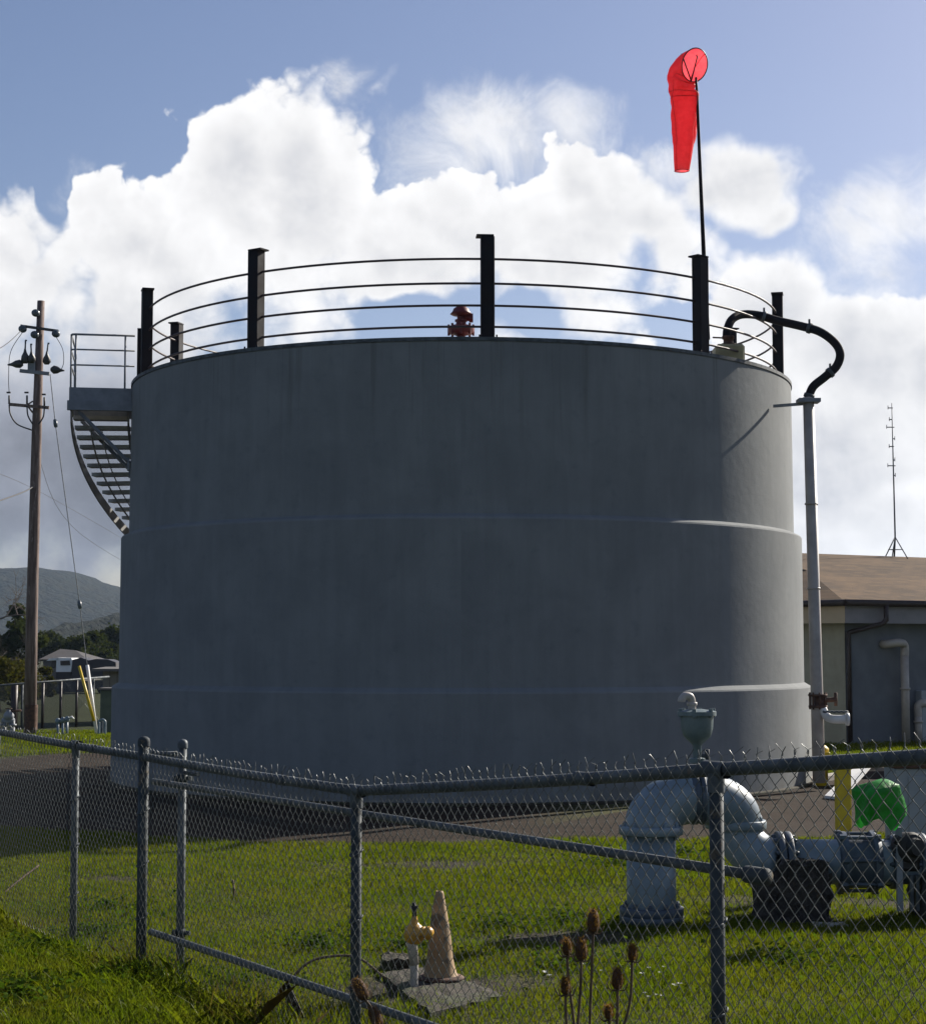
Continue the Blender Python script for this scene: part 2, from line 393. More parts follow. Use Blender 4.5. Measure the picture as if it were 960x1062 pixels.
def leafmat(name, c1, c2, tr=.45, scale=3.0, gloss=.03):
    m, t, b = newmat(name); t.n.remove(b)
    p = coords(t); n = t.noise(p, scale, 5, .6); n2 = t.noise(p, scale*9, 2, .5)
    col = t.mix(t.ss(t.m('MULTIPLY_ADD', n2, .5, t.m('MULTIPLY', n, .5)), .38, .62), c1, c2)
    d = t.new('ShaderNodeBsdfDiffuse'); t.l.new(col, d.inputs[0])
    tl = t.new('ShaderNodeBsdfTranslucent'); t.l.new(t.mul(col, (1.25, 1.35, .45)), tl.inputs[0])
    gl = t.new('ShaderNodeBsdfGlossy'); gl.inputs['Roughness'].default_value = .45; gl.inputs[0].default_value = (.8, .85, .8, 1)
    a = t.new('ShaderNodeMixShader'); a.inputs[0].default_value = tr; t.l.new(d.outputs[0], a.inputs[1]); t.l.new(tl.outputs[0], a.inputs[2])
    c = t.new('ShaderNodeMixShader'); c.inputs[0].default_value = gloss; t.l.new(a.outputs[0], c.inputs[1]); t.l.new(gl.outputs[0], c.inputs[2])
    t.l.new(c.outputs[0], t.n['Material Output'].inputs[0]); return m
leafmat('grass_blade', (.092, .128, .010), (.134, .140, .016), .45, 1.6, .010)
leafmat('weed_leaf', (.045, .085, .014), (.075, .105, .018), .4, 6, 0)
leafmat('dry_grass', (.16, .12, .055), (.10, .078, .036), .35, 6, 0)
leafmat('teasel_bristle', (.22, .12, .06), (.15, .08, .04), .5, 20, 0)
leafmat('far_leaf', (.028, .04, .018), (.05, .055, .024), .25, 1.2, 0)
leafmat('bush_leaf', (.075, .062, .022), (.055, .06, .02), .25, 1.5, 0)

# green tarp plastic, red mesh sock
def cloth(name, c1, c2, tr, alpha=None):
    m, t, b = newmat(name); t.n.remove(b); p = coords(t)
    col = t.mix(t.ss(t.noise(p, 14, 5, .6), .35, .65), c1, c2)
    pr = t.new('ShaderNodeBsdfPrincipled'); t.l.new(col, pr.inputs['Base Color']); pr.inputs['Roughness'].default_value = .5
    tl = t.new('ShaderNodeBsdfTranslucent'); t.l.new(col, tl.inputs[0])
    h = t.noise(p, 12, 5, .55, .8); nb = t.bump(h, .5, .03); t.l.new(nb, pr.inputs['Normal'])
    a = t.new('ShaderNodeMixShader'); a.inputs[0].default_value = tr; t.l.new(pr.outputs[0], a.inputs[1]); t.l.new(tl.outputs[0], a.inputs[2])
    out = a.outputs[0]
    if alpha:
        tp = t.new('ShaderNodeBsdfTransparent'); c = t.new('ShaderNodeMixShader'); c.inputs[0].default_value = alpha
        t.l.new(tp.outputs[0], c.inputs[1]); t.l.new(out, c.inputs[2]); out = c.outputs[0]
    t.l.new(out, t.n['Material Output'].inputs[0])
cloth('sock_red', (.94, .072, .08), (.87, .05, .06), .62, .92)
cloth('sock_seam', (.72, .03, .035), (.62, .025, .03), .4)
cloth('green_plastic', (.025, .33, .035), (.015, .22, .02), .4)

# ------------------------------------------------------------------ terrain
TC = Vector((-.02, 23.8, 0))
FA = Vector((-1.66, 9.4, 0)); FU = Vector((.537, -.843, 0)).normalized(); FN = Vector((FU.y*-1, FU.x, 0)).normalized()  # FN points into the yard
if FN.y < 0: FN = -FN
def sstep(x, a, b):
    q = np.clip((x-a)/(b-a), 0, 1); return q*q*(3-2*q)
def hsh(x, y):
    return (np.sin(x*1.7+y*.9)*.5+np.sin(x*.63-y*1.31+1.2)*.7+np.sin(x*3.9+y*3.1+.7)*.22+np.sin(x*5.1-y*4.3)*.15)
def terr(x, y):
    x = np.asarray(x, float); y = np.asarray(y, float)
    s = (x-FA.x)*FU.x+(y-FA.y)*FU.y; n = (x-FA.x)*FN.x+(y-FA.y)*FN.y
    z = .27*sstep(s, 2.2, 5.6)*sstep(n, 1.3, -.2)
    z = z-.06*sstep(s, 1.0, 2.2)*sstep(s, 3.8, 2.4)*sstep(n, .8, 0)
    z = z+.10*sstep(n, -.25, -1.2)*sstep(s, 1.2, -.5)*sstep(y, 4, 7)
    z = z-.38*sstep(y, 33, 45)*sstep(x, 3, -4)
    near = sstep(np.hypot(x, y-10), 60, 20)
    rt = np.hypot(x-TC.x, y-TC.y)
    z = z+.016*hsh(x, y)*near*sstep(rt, 4.9, 7.5)
    return z
def tz(x, y): return float(terr(x, y))
def axis(lims):
    out = []
    for a, b, st in lims: out += list(np.arange(a, b, st))
    return np.array(out+[lims[-1][1]])
xs = axis([(-1900, -300, 160), (-300, -60, 24), (-60, -14, 3), (-14, -6, .5), (-6, 6, .15), (6, 14, .5), (14, 60, 3), (60, 300, 24), (300, 1900, 160)])
ys = axis([(-250, -30, 20), (-30, 2, 2), (2, 4, .4), (4, 18, .15), (18, 34, .5), (34, 60, 1.5), (60, 160, 8), (160, 500, 40), (500, 1950, 145)])
XX, YY = np.meshgrid(xs, ys); ZZ = terr(XX, YY)
gv = np.stack([XX.ravel(), YY.ravel(), ZZ.ravel()], 1)
nx, ny = len(xs), len(ys)
mb = MB(); mb.v = [tuple(v) for v in gv]
mb.f = [(j*nx+i, j*nx+i+1, (j+1)*nx+i+1, (j+1)*nx+i) for j in range(ny-1) for i in range(nx-1)]; mb.sm = [True]*len(mb.f)

KA, KB = G(770, 823), G(900, 803)           # kerb line to the right of the tank
KD = (KB-KA).normalized(); KN = Vector((-KD.y, KD.x, 0))
BARE = [(G(570, 972), .62, .28), (G(425, 898), .85, .32), (G(85, 915), .55, .22), (G(900, 938), 1.1, .4), (G(460, 1032), .62, .5)]
def ground_material():
    m, t, b = newmat('ground')
    p = coords(t); sep = t.new('ShaderNodeSeparateXYZ'); t.l.new(p, sep.inputs[0])
    flat = t.v('MULTIPLY', p, (1, 1, 0))
    n1 = t.noise(flat, 1.1, 6, .6); n2 = t.noise(flat, 6, 7, .62); n3 = t.noise(flat, 40, 5, .6); n4 = t.noise(flat, .35, 4, .5)
    soil_g = t.mix(t.ss(n2, .35, .65), (.05, .055, .018), (.075, .07, .028))
    lawn = t.mix(t.ss(n3, .35, .65), (.042, .062, .012), (.055, .066, .016))
    lawn = t.mix(t.ss(n2, .5, .75), lawn, (.065, .06, .024))
    dist = t.v('LENGTH', t.v('SUBTRACT', flat, (0, 10, 0)))
    grass = t.mix(t.ss(dist, 8, 16), soil_g, lawn)
    grass = t.mix(t.m('MULTIPLY', t.ss(dist, 34, 38), t.ss(n1, .3, .6, .5, .85)), grass, (.022, .027, .009))
    far = t.mix(t.ss(n4, .4, .6), (.03, .038, .014), (.042, .042, .02))
    grass = t.mix(t.ss(dist, 90, 200), grass, far)
    dirt = t.mix(t.ss(n2, .3, .7), (.037, .0235, .0145), (.021, .0145, .010))
    dirt = t.mix(t.ss(t.noise(flat, 120, 3, .5), .56, .66), dirt, (.056, .041, .031))
    dirt = t.mix(t.m('MULTIPLY', t.ss(n1, .5, .7), .6), dirt, (.055, .05, .04))
    rt = t.v('LENGTH', t.v('SUBTRACT', flat, (TC.x, TC.y, 0)))
    rt = t.m('MULTIPLY_ADD', t.m('SUBTRACT', n2, .5), 1.0, t.m('MULTIPLY_ADD', t.m('SUBTRACT', n1, .5), 1.2, rt))
    dm = t.ss(rt, 8.45, 7.95)
    kd = t.v('DOT_PRODUCT', t.v('SUBTRACT', flat, tuple(KA)), tuple(KN))
    dm = t.m('MULTIPLY', dm, t.m('MAXIMUM', t.ss(kd, .05, -.02), t.ss(sep.outputs[0], 1.5, .5)))
    road = t.m('MULTIPLY', t.ss(sep.outputs[0], 1, 4), t.m('MULTIPLY', t.ss(t.m('MULTIPLY_ADD', t.m('SUBTRACT', n2, .5), .8, sep.outputs[1]), 15.6, 16.1), t.ss(kd, .05, -.02)))
    road = t.m('MULTIPLY', road, t.ss(sep.outputs[0], 12, 9))
    roadl = t.m('MULTIPLY', t.m('MULTIPLY', t.ss(sep.outputs[0], -3, -5), t.ss(sep.outputs[1], 16.5, 18)), t.ss(t.m('MULTIPLY_ADD', t.m('SUBTRACT', n2, .5), 1.5, sep.outputs[1]), 28.5, 27.3))
    dm = t.m('MAXIMUM', t.m('MAXIMUM', dm, road), t.m('MULTIPLY', roadl, .85))
    col = t.mix(dm, grass, dirt)
    bare = None
    for (c, rx, ry) in BARE:
        q = t.v('LENGTH', t.v('MULTIPLY', t.v('SUBTRACT', flat, (c.x, c.y, 0)), (1/rx, 1/ry, 0)))
        q = t.ss(t.m('MULTIPLY_ADD', t.m('SUBTRACT', n2, .5), 2.2, q), 1.2, .5)
        bare = q if bare is None else t.m('MAXIMUM', bare, q)
    soil = t.mix(t.ss(n3, .4, .62), (.030, .024, .015), (.062, .055, .045))
    col = t.mix(bare, col, soil)
    t.put(b.inputs['Base Color'], col); b.inputs['Roughness'].default_value = .97; b.inputs['Specular IOR Level'].default_value = .15
    t.put(b.inputs['Normal'], t.bump(t.m('ADD', n3, t.m('MULTIPLY', n2, 1.5)), .7, .03))
ground_material()
mb.build('ground', 'ground', kind='structure')

# hills far to the left
pmat('hill_forest', (.007, .012, .007), (.020, .021, .011), .95, 0, .05, 9, bump=1.0, bdist=6, bscale=.12, wear=(.034, .030, .017), wear_at=.6, wscale=.012, spec=.1)
def hill(name, prof, Y0, depth, seed):
    """prof: photo (x, y) points of the skyline at depth Y0; slopes fall off in front and behind"""
    rng = np.random.default_rng(seed); mb = MB(); nu, nvv = 160, 26
    pts = [P(a, b, Y0) for a, b in prof]; X = [p.x for p in pts]; Z = [p.z for p in pts]
    xs = np.linspace(X[0], X[-1], nu); zs = np.interp(xs, X, Z)
    ph = rng.uniform(0, 6, 12)
    for j in range(nvv):
        f = j/(nvv-1); y = Y0-depth+2*depth*f
        k = math.sin(math.pi*f)**1.2
        for i in range(nu):
            x = xs[i]
            nz = sum(math.sin(x*.011*(q+1)*1.3+y*.009*(q+2)+ph[q])/(q+1.5) for q in range(8))
            fr = math.sin(x*.23+y*.1)*.35+math.sin(x*.51-y*.37+ph[3])*.3+rng.uniform(-1.5, 1.5)
            z = max(-.6, zs[i])*k+(nz*2.2*(1-k*.85)*k*2+fr)*(k > .02)-.6*(1-k)
            mb.v.append((x, y+nz*6*(1-k), z))
    mb.f = [(j*nu+i, j*nu+i+1, (j+1)*nu+i+1, (j+1)*nu+i) for j in range(nvv-1) for i in range(nu-1)]; mb.sm = [True]*len(mb.f)
    mb.build(name, 'hill_forest', kind='structure')
hill('hills', [(-620, 676), (-420, 640), (-250, 615), (-120, 622), (-40, 606), (0, 596), (25, 591), (50, 590), (75, 594), (95, 600), (124, 611), (180, 628), (260, 645), (340, 655), (460, 676)], 1400, 420, 1)
hill('foothill', [(-300, 676), (-150, 668), (0, 671), (60, 664), (85, 655), (110, 647), (140, 640), (200, 634), (300, 640), (400, 655), (520, 676)], 620, 170, 2)

# ------------------------------------------------------------------ THE TANK
def pol(r, th, z, c=TC):               # th from the side facing the camera, positive to the right
    return Vector((c.x+r*math.sin(th), c.y-r*math.cos(th), z))
tank = empty('water_tank', (TC.x, TC.y, 0), 'huge round grey concrete water tank with black railing round its top', 'water tank')
ZL, ZM, ZT = 1.22, 3.11, 5.08
mb = MB(); mb.lathe([(4.535, -.15), (4.535, ZL-.03), (4.525, ZL-.012), (4.50, ZL), (4.448, ZL+.032), (4.445, ZM-.03), (4.435, ZM-.01), (4.41, ZM), (4.345, ZM+.03), (4.335, ZT-.05), (4.325, ZT-.02), (4.30, ZT-.005), (4.20, ZT-.002)], TC, n=180)
wall = mb.build('wall', 'tank_stucco', tank, autosmooth=18)
mb = MB(); mb.lathe([(4.20, ZT-.02), (3.9, ZT+.0), (2.0, ZT+.10), (.05, ZT+.14), (0, ZT+.14)], TC, n=90); mb.build('roof', 'concrete', tank)
mb = MB(); mb.lathe([(4.338, ZT-.035), (4.347, ZT-.035), (4.347, ZT+.006), (4.27, ZT+.012), (4.27, ZT-.01)], TC, n=180); mb.build('rim_flashing', 'galvanized', tank, autosmooth=30)
mb = MB(); mb.lathe([(4.50, .035), (4.575, .032), (4.585, .02), (4.585, -.2)], TC, n=140); mb.build('foundation', 'old_concrete', tank, autosmooth=30)
RR = 4.18; ZPT = 6.235
POSTS = [-143, -106.5, -73.5, -34.3, 4.0, 41.9, 77.5, 113, 149, 180]
for k, th in enumerate(POSTS):
    a = R(th); c = pol(RR, a, 0); er = Vector((math.sin(a), -math.cos(a), 0)); et = Vector((math.cos(a), math.sin(a), 0))
    M = Matrix((et, er, Vector((0, 0, 1)))).transposed()
    mb = MB(); h = ZPT-(ZT-.04); zc = (ZPT+ZT-.04)/2
    mb.box(c+Vector((0, 0, zc)), (.15, .135, h), M, .006)
    po = mb.build('railing_post', 'black_steel', tank)
    mb = MB(); mb.box(c+et*(.03 if th < 0 else -.03)+Vector((0, 0, ZPT+.008)), (.19, .15, .018), M); mb.build('cap_plate', 'black_steel', po)
    mb = MB(); mb.box(c+Vector((0, 0, ZT+.008)), (.24, .2, .02), M)
    for sx in (-1, 1):
        for sy in (-1, 1): mb.cyl(c+et*.095*sx+er*.08*sy+Vector((0, 0, ZT)), c+et*.095*sx+er*.08*sy+Vector((0, 0, ZT+.045)), .01, 6)
    mb.build('base_plate', 'black_steel', po)
for z in (5.992, 5.716, 5.468, 5.23):
    mb = MB(); mb.tube([pol(RR-.02, R(i*3), z) for i in range(120)], .0135, 8, closed=True); mb.build('guard_rail', 'rail_steel', tank)

# platform at the left flank and the stair that winds down behind
TH0 = R(-80.5); er = Vector((math.sin(TH0), -math.cos(TH0), 0)); et = Vector((-math.cos(TH0)*-1, math.sin(TH0)*1, 0))
eb = Vector((-er.y, er.x, 0)); eb = eb if eb.y > 0 else -eb          # along the tank, away from the camera
MP = Matrix((er, eb, Vector((0, 0, 1)))).transposed()
c0 = TC.copy()
def PL(r, b, z): return c0+er*r+eb*b+Vector((0, 0, z))
r0, r1, b0, b1 = 4.33, 5.10, -.30, .75
mb = MB()
mb.box(PL((r0+r1)/2, b0, 4.90), (r1-r0, .03, .20), MP); mb.box(PL((r0+r1)/2+.01, b0-.022, 4.765), (r1-r0+.05, .07, .12), MP)
mb.box(PL(r1, (b0+b1)/2, 4.87), (.03, b1-b0, .26), MP); mb.box(PL((r0+r1)/2, b1, 4.87), (r1-r0, .03, .26), MP)
plat = mb.build('platform', 'grey_paint', tank)
mb = MB()
for i in range(26): mb.box(PL((r0+r1)/2, b0+.04+i*.0385, 4.985), (r1-r0-.04, .008, .03), MP)
for i in range(6): mb.box(PL(r0+.1+i*.12, (b0+b1)/2, 4.975), (.01, b1-b0-.05, .016), MP)
mb.build('deck_grating', 'stair_steel', plat)
mb = MB(); rt = .014
for z in (5.685, 5.49, 5.29):
    mb.tube([PL(4.30, b0, z), PL(r1-.06, b0, z), PL(r1-.018, b0+.018, z), PL(r1, b0+.06, z), PL(r1, b1, z)], rt if z > 5.6 else .011, 8)
for (r, b) in ((r1-.06, b0), (r1, b0+.06), (r1, b1), (4.42, b0)): mb.cyl(PL(r, b, 4.80), PL(r, b, 5.685), .013, 8)
mb.build('guardrail', 'grey_paint', plat)
mb = MB(); mb.box(PL(4.24, b0-.02, 5.42), (.06, .05, .72), MP); mb.build('gate_post', 'black_steel', plat)
for b in (b0+.03, b1-.05):
    mb = MB(); mb.tube([PL(r1-.10, b, 4.70), PL(4.345, b, 4.04)], .027, 4, smooth=False); mb.box(PL(4.36, b, 4.03), (.03, .12, .16), MP); mb.build('brace', 'grey_paint', plat)
NT_ = 44; dth = R(2.36); th_s = R(-82.5); z_s = 4.70; dz = .1035
ro = 5.10
def ri_(z): return float(np.interp(z, [1.1, 1.3, 3.0, 3.25], [4.56, 4.47, 4.47, 4.365]))
def stringer(r, h, th, off=0.0):
    mb = MB(); vs = []
    for i in range(NT_*2+1):
        a = th_s-i*dth/2+R(2.2); z = max(z_s-i*dz/2+off, .02+h)
        r_ = r if r else ri_(z)+.012
        for (rr, zz) in ((r_-th/2, z-h), (r_+th/2, z-h), (r_+th/2, z), (r_-th/2, z)): vs.append(pol(rr, a, zz))
    fs = []
    for i in range(NT_*2):
        for j in range(4): fs.append((i*4+j, i*4+(j+1) % 4, i*4+4+(j+1) % 4, i*4+4+j))
    fs += [(0, 1, 2, 3), tuple(NT_*8+q for q in (3, 2, 1, 0))]
    mb.add(vs, fs); return mb
sb = stringer(ro, .14, .02, .03)
sb2 = stringer(0, .14, .02, .03); sb.add(sb2.v, sb2.f)
stair = sb.build('staircase', 'stair_grey', tank)
for i in range(NT_):
    a0 = th_s-i*dth; z = z_s-i*dz; mb = MB()
    if z < .06: continue
    a1 = a0-dth*.98
    ri = ri_(z)
    poly = [pol(ri+.012, a0, z), pol(ro-.012, a0, z), pol(ro-.012, a1, z), pol(ri+.012, a1, z)]
    mb.prism(poly, (0, 0, -.048)); mb.build('tread', 'stair_steel', stair)
mb = MB(); mb.tube([pol(4.86, th_s-i*dth, max(z_s-.16-i*dz, .05)) for i in range(NT_)], .012, 6); mb.tube([pol(4.72, th_s-i*dth, max(z_s-.16-i*dz, .05)) for i in range(NT_)], .008, 6); mb.build('support_rod', 'stair_steel', stair)

# red relief valve on the roof edge
rv = empty('relief_valve', P(478, 351, 19.95), 'small dark red relief valve on the tank roof edge left of a railing post', 'valve')
o = Vector((P(478, 351, 19.95).x, 19.95, ZT)); U = .0107   # metres per photo pixel there
mb = MB(); mb.lathe([(.05, -.02), (.05, .03), (.10, .03), (.10, .06), (.048, .065), (.048, .10), (.085, .115), (.135, .125), (.150, .16), (.150, .20), (.12, .215), (.06, .225), (.055, .26), (.07, .265), (.07, .285), (.045, .29), (.045, .33)], o, n=20, smooth=True)
for i in range(8):
    a = i*math.pi/4; q = o+Vector((math.cos(a)*.138, math.sin(a)*.138, 0)); mb.cyl(q+Vector((0, 0, .105)), q+Vector((0, 0, .23)), .014, 6)
mb.build('valve_body', 'red_paint', rv, autosmooth=40)
mb = MB(); mb.lathe([(.045, .325), (.10, .335), (.125, .35), (.10, .375), (.085, .41), (.05, .435), (0, .44)], o+Vector((0, 0, 0)), n=20); mb.build('cap', 'red_paint', rv)
mb = MB(); mb.cyl(o+Vector((.0, 0, .305)), o+Vector((.13, 0, .305)), .036, 14); mb.cyl(o+Vector((.09, 0, .305)), o+Vector((.135, 0, .305)), .052, 8, False); mb.build('outlet', 'red_paint', rv)

# windsock
wsb = P(731, 296, 20.75)
ws = empty('windsock', P(733, 330, 20.75), 'bright red limp windsock on a thin dark pole rising from the tank railing', 'windsock')
mb = MB(); mb.tube([P(733.5, 352, 20.75), P(731, 296, 20.75), P(726, 180, 20.75), P(722.5, 95, 20.75), P(721.5, 80, 20.75)], [.03, .027, .021, .016, .013], 10); mb.build('pole', 'black_steel', ws)
mb = MB(); hc = P(720, 67, 20.72); hd = Vector((.50, -.72, -.30)).normalized()
hr = .195
hu = hd.cross(Vector((0, 0, 1))).normalized(); hv = hu.cross(hd).normalized()
mb.tube([hc+hd*.005+(hu*math.cos(i*math.pi/16)+hv*math.sin(i*math.pi/16))*hr for i in range(32)], .007, 6, closed=True)
for a in (.6, 2.2): mb.tube([hc-hv*hr*.96, hc+hd*(-.10)+(hu*math.cos(a)+hv*math.sin(a))*hr*.9], .0085, 5)
mb.build('hoop', 'rail_steel', ws)
# sock: rings along a path from the hoop, back and then hanging straight down
path = [(hc, hd, hu, hr, hr), (P(711, 73, 20.78), None, None, .185, .19), (P(706, 82, 20.8), None, None, .165, .185), (P(707, 90, 20.8), None, None, .15, .16),
        (P(709.5, 99, 20.8), None, None, .175, .11), (P(710, 112, 20.8), None, None, .165, .10), (P(709.5, 130, 20.8), None, None, .145, .10), (P(708.5, 150, 20.8), None, None, .118, .09), (P(707, 177, 20.8), None, None, .086, .07)]
NR = 28; mb = MB(); vs = []
dirs = [hd, (hd*.7+Vector((0, 0, .5))).normalized(), (hd*.35+Vector((0, 0, .8))).normalized(), Vector((.15, -.25, .9)).normalized()]+[Vector((-.01, 0, 1))]*5
PP = []
for i in range(len(path)-1):
    for k in range(5):
        q = k/5; PP.append((path[i][0].lerp(path[i+1][0], q), dirs[i].lerp(dirs[i+1], q).normalized(), path[i][3]*(1-q)+path[i+1][3]*q, path[i][4]*(1-q)+path[i+1][4]*q, i+q))
PP.append((path[-1][0], dirs[-1], path[-1][3], path[-1][4], len(path)-1))
for (c, d, ra, rb, s_) in PP:
    u = Vector((1, 0, 0))-d*d.x; u.normalize(); v_ = d.cross(u)
    if s_ < 1: u = u.lerp(u, 1)
    for j in range(NR):
        a = 2*math.pi*j/NR; k = 1+(.085*math.sin(4*a+s_*1.1)+.045*math.sin(9*a-s_*1.7)+.03*math.sin(s_*6+2*a))*min(s_/2, 1)*(1 if s_ < 7 else .4)
        vs.append(c+(u*math.cos(a)*ra+v_*math.sin(a)*rb)*k)
fs = [(i*NR+j, i*NR+(j+1) % NR, (i+1)*NR+(j+1) % NR, (i+1)*NR+j) for i in range(len(PP)-1) for j in range(NR)]
mb.add(vs, fs, True); sock = mb.build('sock', 'sock_red', ws)
for row in (18, 21, len(PP)-1):
    mb = MB(); mb.tube([vs[row*NR+j] for j in range(NR)], .0045, 5, closed=True); mb.build('seam', 'sock_seam', sock)
for j in (3, 17):
    mb = MB(); mb.tube([vs[i*NR+j] for i in range(len(PP))], .004, 5); mb.build('seam', 'sock_seam', sock)

# pipework at the right flank of the tank
ov = empty('overflow_pipe', G(849, 817), 'tall pale overflow pipe with a black looping gooseneck over the tank rim', 'pipe')
pb = P(849, 812, 21.4); pt = P(838, 412, 21.4)
mb = MB(); mb.tube([pb, P(847, 725, 21.4), pt], [.074, .074, .066], 18)
for f in (.5, .72): q = pb.lerp(pt, f); mb.lathe([(0.0705, -.01), (.080, -.01), (.080, .01), (0.0705, .01)], q, pt-pb, 18)
mb.build('riser', 'pale_pipe', ov)
gp = spline([P(753.5, 352, 21.5), P(754, 342, 21.5), P(759, 331, 21.6), P(770, 326, 21.75), P(787, 327, 21.8), P(806, 332.5, 21.75), P(830, 338, 21.6), P(850, 344, 21.5), P(865, 355, 21.45), P(871, 367, 21.4), P(867, 380, 21.4), P(855, 391, 21.4), P(843, 401, 21.4), P(838, 413, 21.4)], 7)
mb = MB(); mb.tube(gp, .052, 14); mb.build('gooseneck', 'black_steel', ov)
for (px, py, Y) in ((793, 329, 21.8), (838, 340, 21.55), (861, 386, 21.4), (838, 410, 21.4)):
    i = min(range(len(gp)), key=lambda k: (gp[k]-P(px, py, Y)).length); i = min(max(i, 1), len(gp)-2)
    mb = MB(); q = gp[i]; d = gp[i+1]-gp[i-1]; mb.lathe([(.056, -.02), (.066, -.02), (.066, .02), (.056, .02)], q, d, 14)
    u, v_ = frame(d); mb.box(q+Vector((0, 0, .085)), (.02, .03, .05)); mb.build('clamp', 'galvanized', ov)
mb = MB(); q = P(838, 414, 21.4); mb.box(q+Vector((0, 0, -.02)), (.26, .22, .045)); mb.box(q+Vector((-.20, .13, -.05)), (.42, .03, .035), Matrix.Rotation(R(-33), 3, 'Z')); mb.build('bracket', 'grey_paint', ov)
q = P(848, 727, 21.4); mb = MB(); ax = pt-pb
mb.lathe([(.074, -.08), (.115, -.08), (.115, -.055), (.082, -.05), (.082, .05), (.115, .055), (.115, .08), (.074, .08)], q, ax, 14)
for i in range(8):
    a = i*math.pi/4; w_ = q+Vector((math.cos(a)*.098, math.sin(a)*.098, 0)); mb.cyl(w_-Vector((0, 0, .10)), w_+Vector((0, 0, .10)), .011, 6)
mb.cyl(q, q+Vector((.22, -.05, .02)), .03, 8); mb.cyl(q+Vector((.2, -.05, -.06)), q+Vector((.2, -.05, .10)), .02, 8); mb.build('flange_valve', 'rust', ov)
mb = MB(); a = P(853, 735, 21.35); mb.tube(spline([a, P(857, 743, 21.3), P(864, 746, 21.2), P(879, 746, 21.1)], 5), .05, 12); mb.cyl(P(877, 746, 21.1), P(880, 746, 21.1), .075, 12); mb.build('drain_outlet', 'white_paint', ov)
mb = MB(); mb.tube([P(853+i*2.4, 738+(.8 if i % 2 else 0), 21.15) for i in range(12)], .014, 5); mb.build('chain', 'galvanized', ov)
# float valve box on the roof by the gooseneck
fv = empty('valve_box', P(755, 372, 21.35), 'pale tan valve box on the tank roof under the black pipe loop', 'valve box')
q = P(755, 352, 21.45); mb = MB(); mb.box((q.x, q.y, 5.19), (.35, .35, .27), bev=.03); mb.box((q.x-.24, q.y, 5.10), (.2, .12, .08), bev=.01); mb.build('housing', 'brass_block', fv)
mb = MB(); o = Vector((q.x, q.y, 5.32)); mb.lathe([(.09, 0), (.09, .03), (.06, .035), (.06, .09), (.075, .09), (.075, .125), (.05, .13)], o, n=14); mb.cyl(o+Vector((-.02, 0, .10)), o+Vector((-.19, -.02, .105)), .011, 6); mb.build('fitting', 'rust', fv)

# ------------------------------------------------------------------ chain-link fence and gate
def fz(s):          # height of the top rail above the yard along the fence
    return float(np.interp(s, [-6, -2.27, 0, 2.27, 4.54, 6.81, 9], [1.14, 1.14, 1.10, 1.072, 1.285, 1.515, 1.7]))
def FP(s, n=0.0, z=0.0): return FA+FU*s+FN*n+Vector((0, 0, z))
WLOST = []
def chainlink(s0, s1, n, zb, zt, w=.0262, h=.0285, r=.0016, name='mesh', parent=None, tip=.058, seed=0):
    """woven wire: each wire zigzags up the height and ends in a twisted barb above the rail"""
    rng = np.random.default_rng(seed); V = []; Fc = []
    nw = int(round((s1-s0)/w)); ang = np.array([45, 135, 225, 315])*np.pi/180
    for i in range(nw):
        sL = s0+i*w; za, zb_ = zt(sL), zb(sL)
        ztop = za+tip*.45; nseg = int((ztop-zb_)/h)
        lean = rng.normal(0, .10); pts = []
        for j in range(nseg+1):
            z = ztop-j*h
            right = (j+i) % 2 == 0
            pts.append((sL+(w if right else 0), z, .0018*(1 if right else -1)))
        # barb: pairs of wires meet at the top and twist; tips fan out
        right = i % 2 == 0
        s_top = sL+(w if right else 0)
        tp = [(s_top+(.020+rng.uniform(-.006, .012))*(-1 if right else 1)*.9+.01, ztop+tip*.55+rng.uniform(-.012, .012), rng.uniform(-.012, .012)), (s_top+rng.normal(0, .002), ztop+.012, .002*(1 if right else -1))]
        pts = tp+pts
        wob = rng.normal(0, .0012, (len(pts), 2))
        base = len(V)
        A = [FA+FU*(p[0]+wob[k][0])+FN*(n+p[2]+.012*math.sin(p[0]*2.1+p[1]*1.7))+Vector((0, 0, p[1]+wob[k][1])) for k, p in enumerate(pts)]
        for k, p in enumerate(A):
            a = A[max(k-1, 0)]; b = A[min(k+1, len(A)-1)]; 
            for q in ang: V.append(p+FU*(math.cos(q)*r)+FN*(math.sin(q)*r))
        for k in range(len(A)-1):
            for j in range(4):
                Fc.append((base+k*4+j, base+k*4+(j+1) % 4, base+k*4+4+(j+1) % 4, base+k*4+4+j))
    mb = MB(); mb.add(V, Fc, True); return mb.build(name, 'wire', parent)
fence = empty('chain_link_fence', FP(0), 'galvanized chain-link fence with barbed wire tips along its rail across the foreground', 'fence')
postS = [-4.54, -2.40, -.99, 0.0, 2.27, 4.54, 6.81]
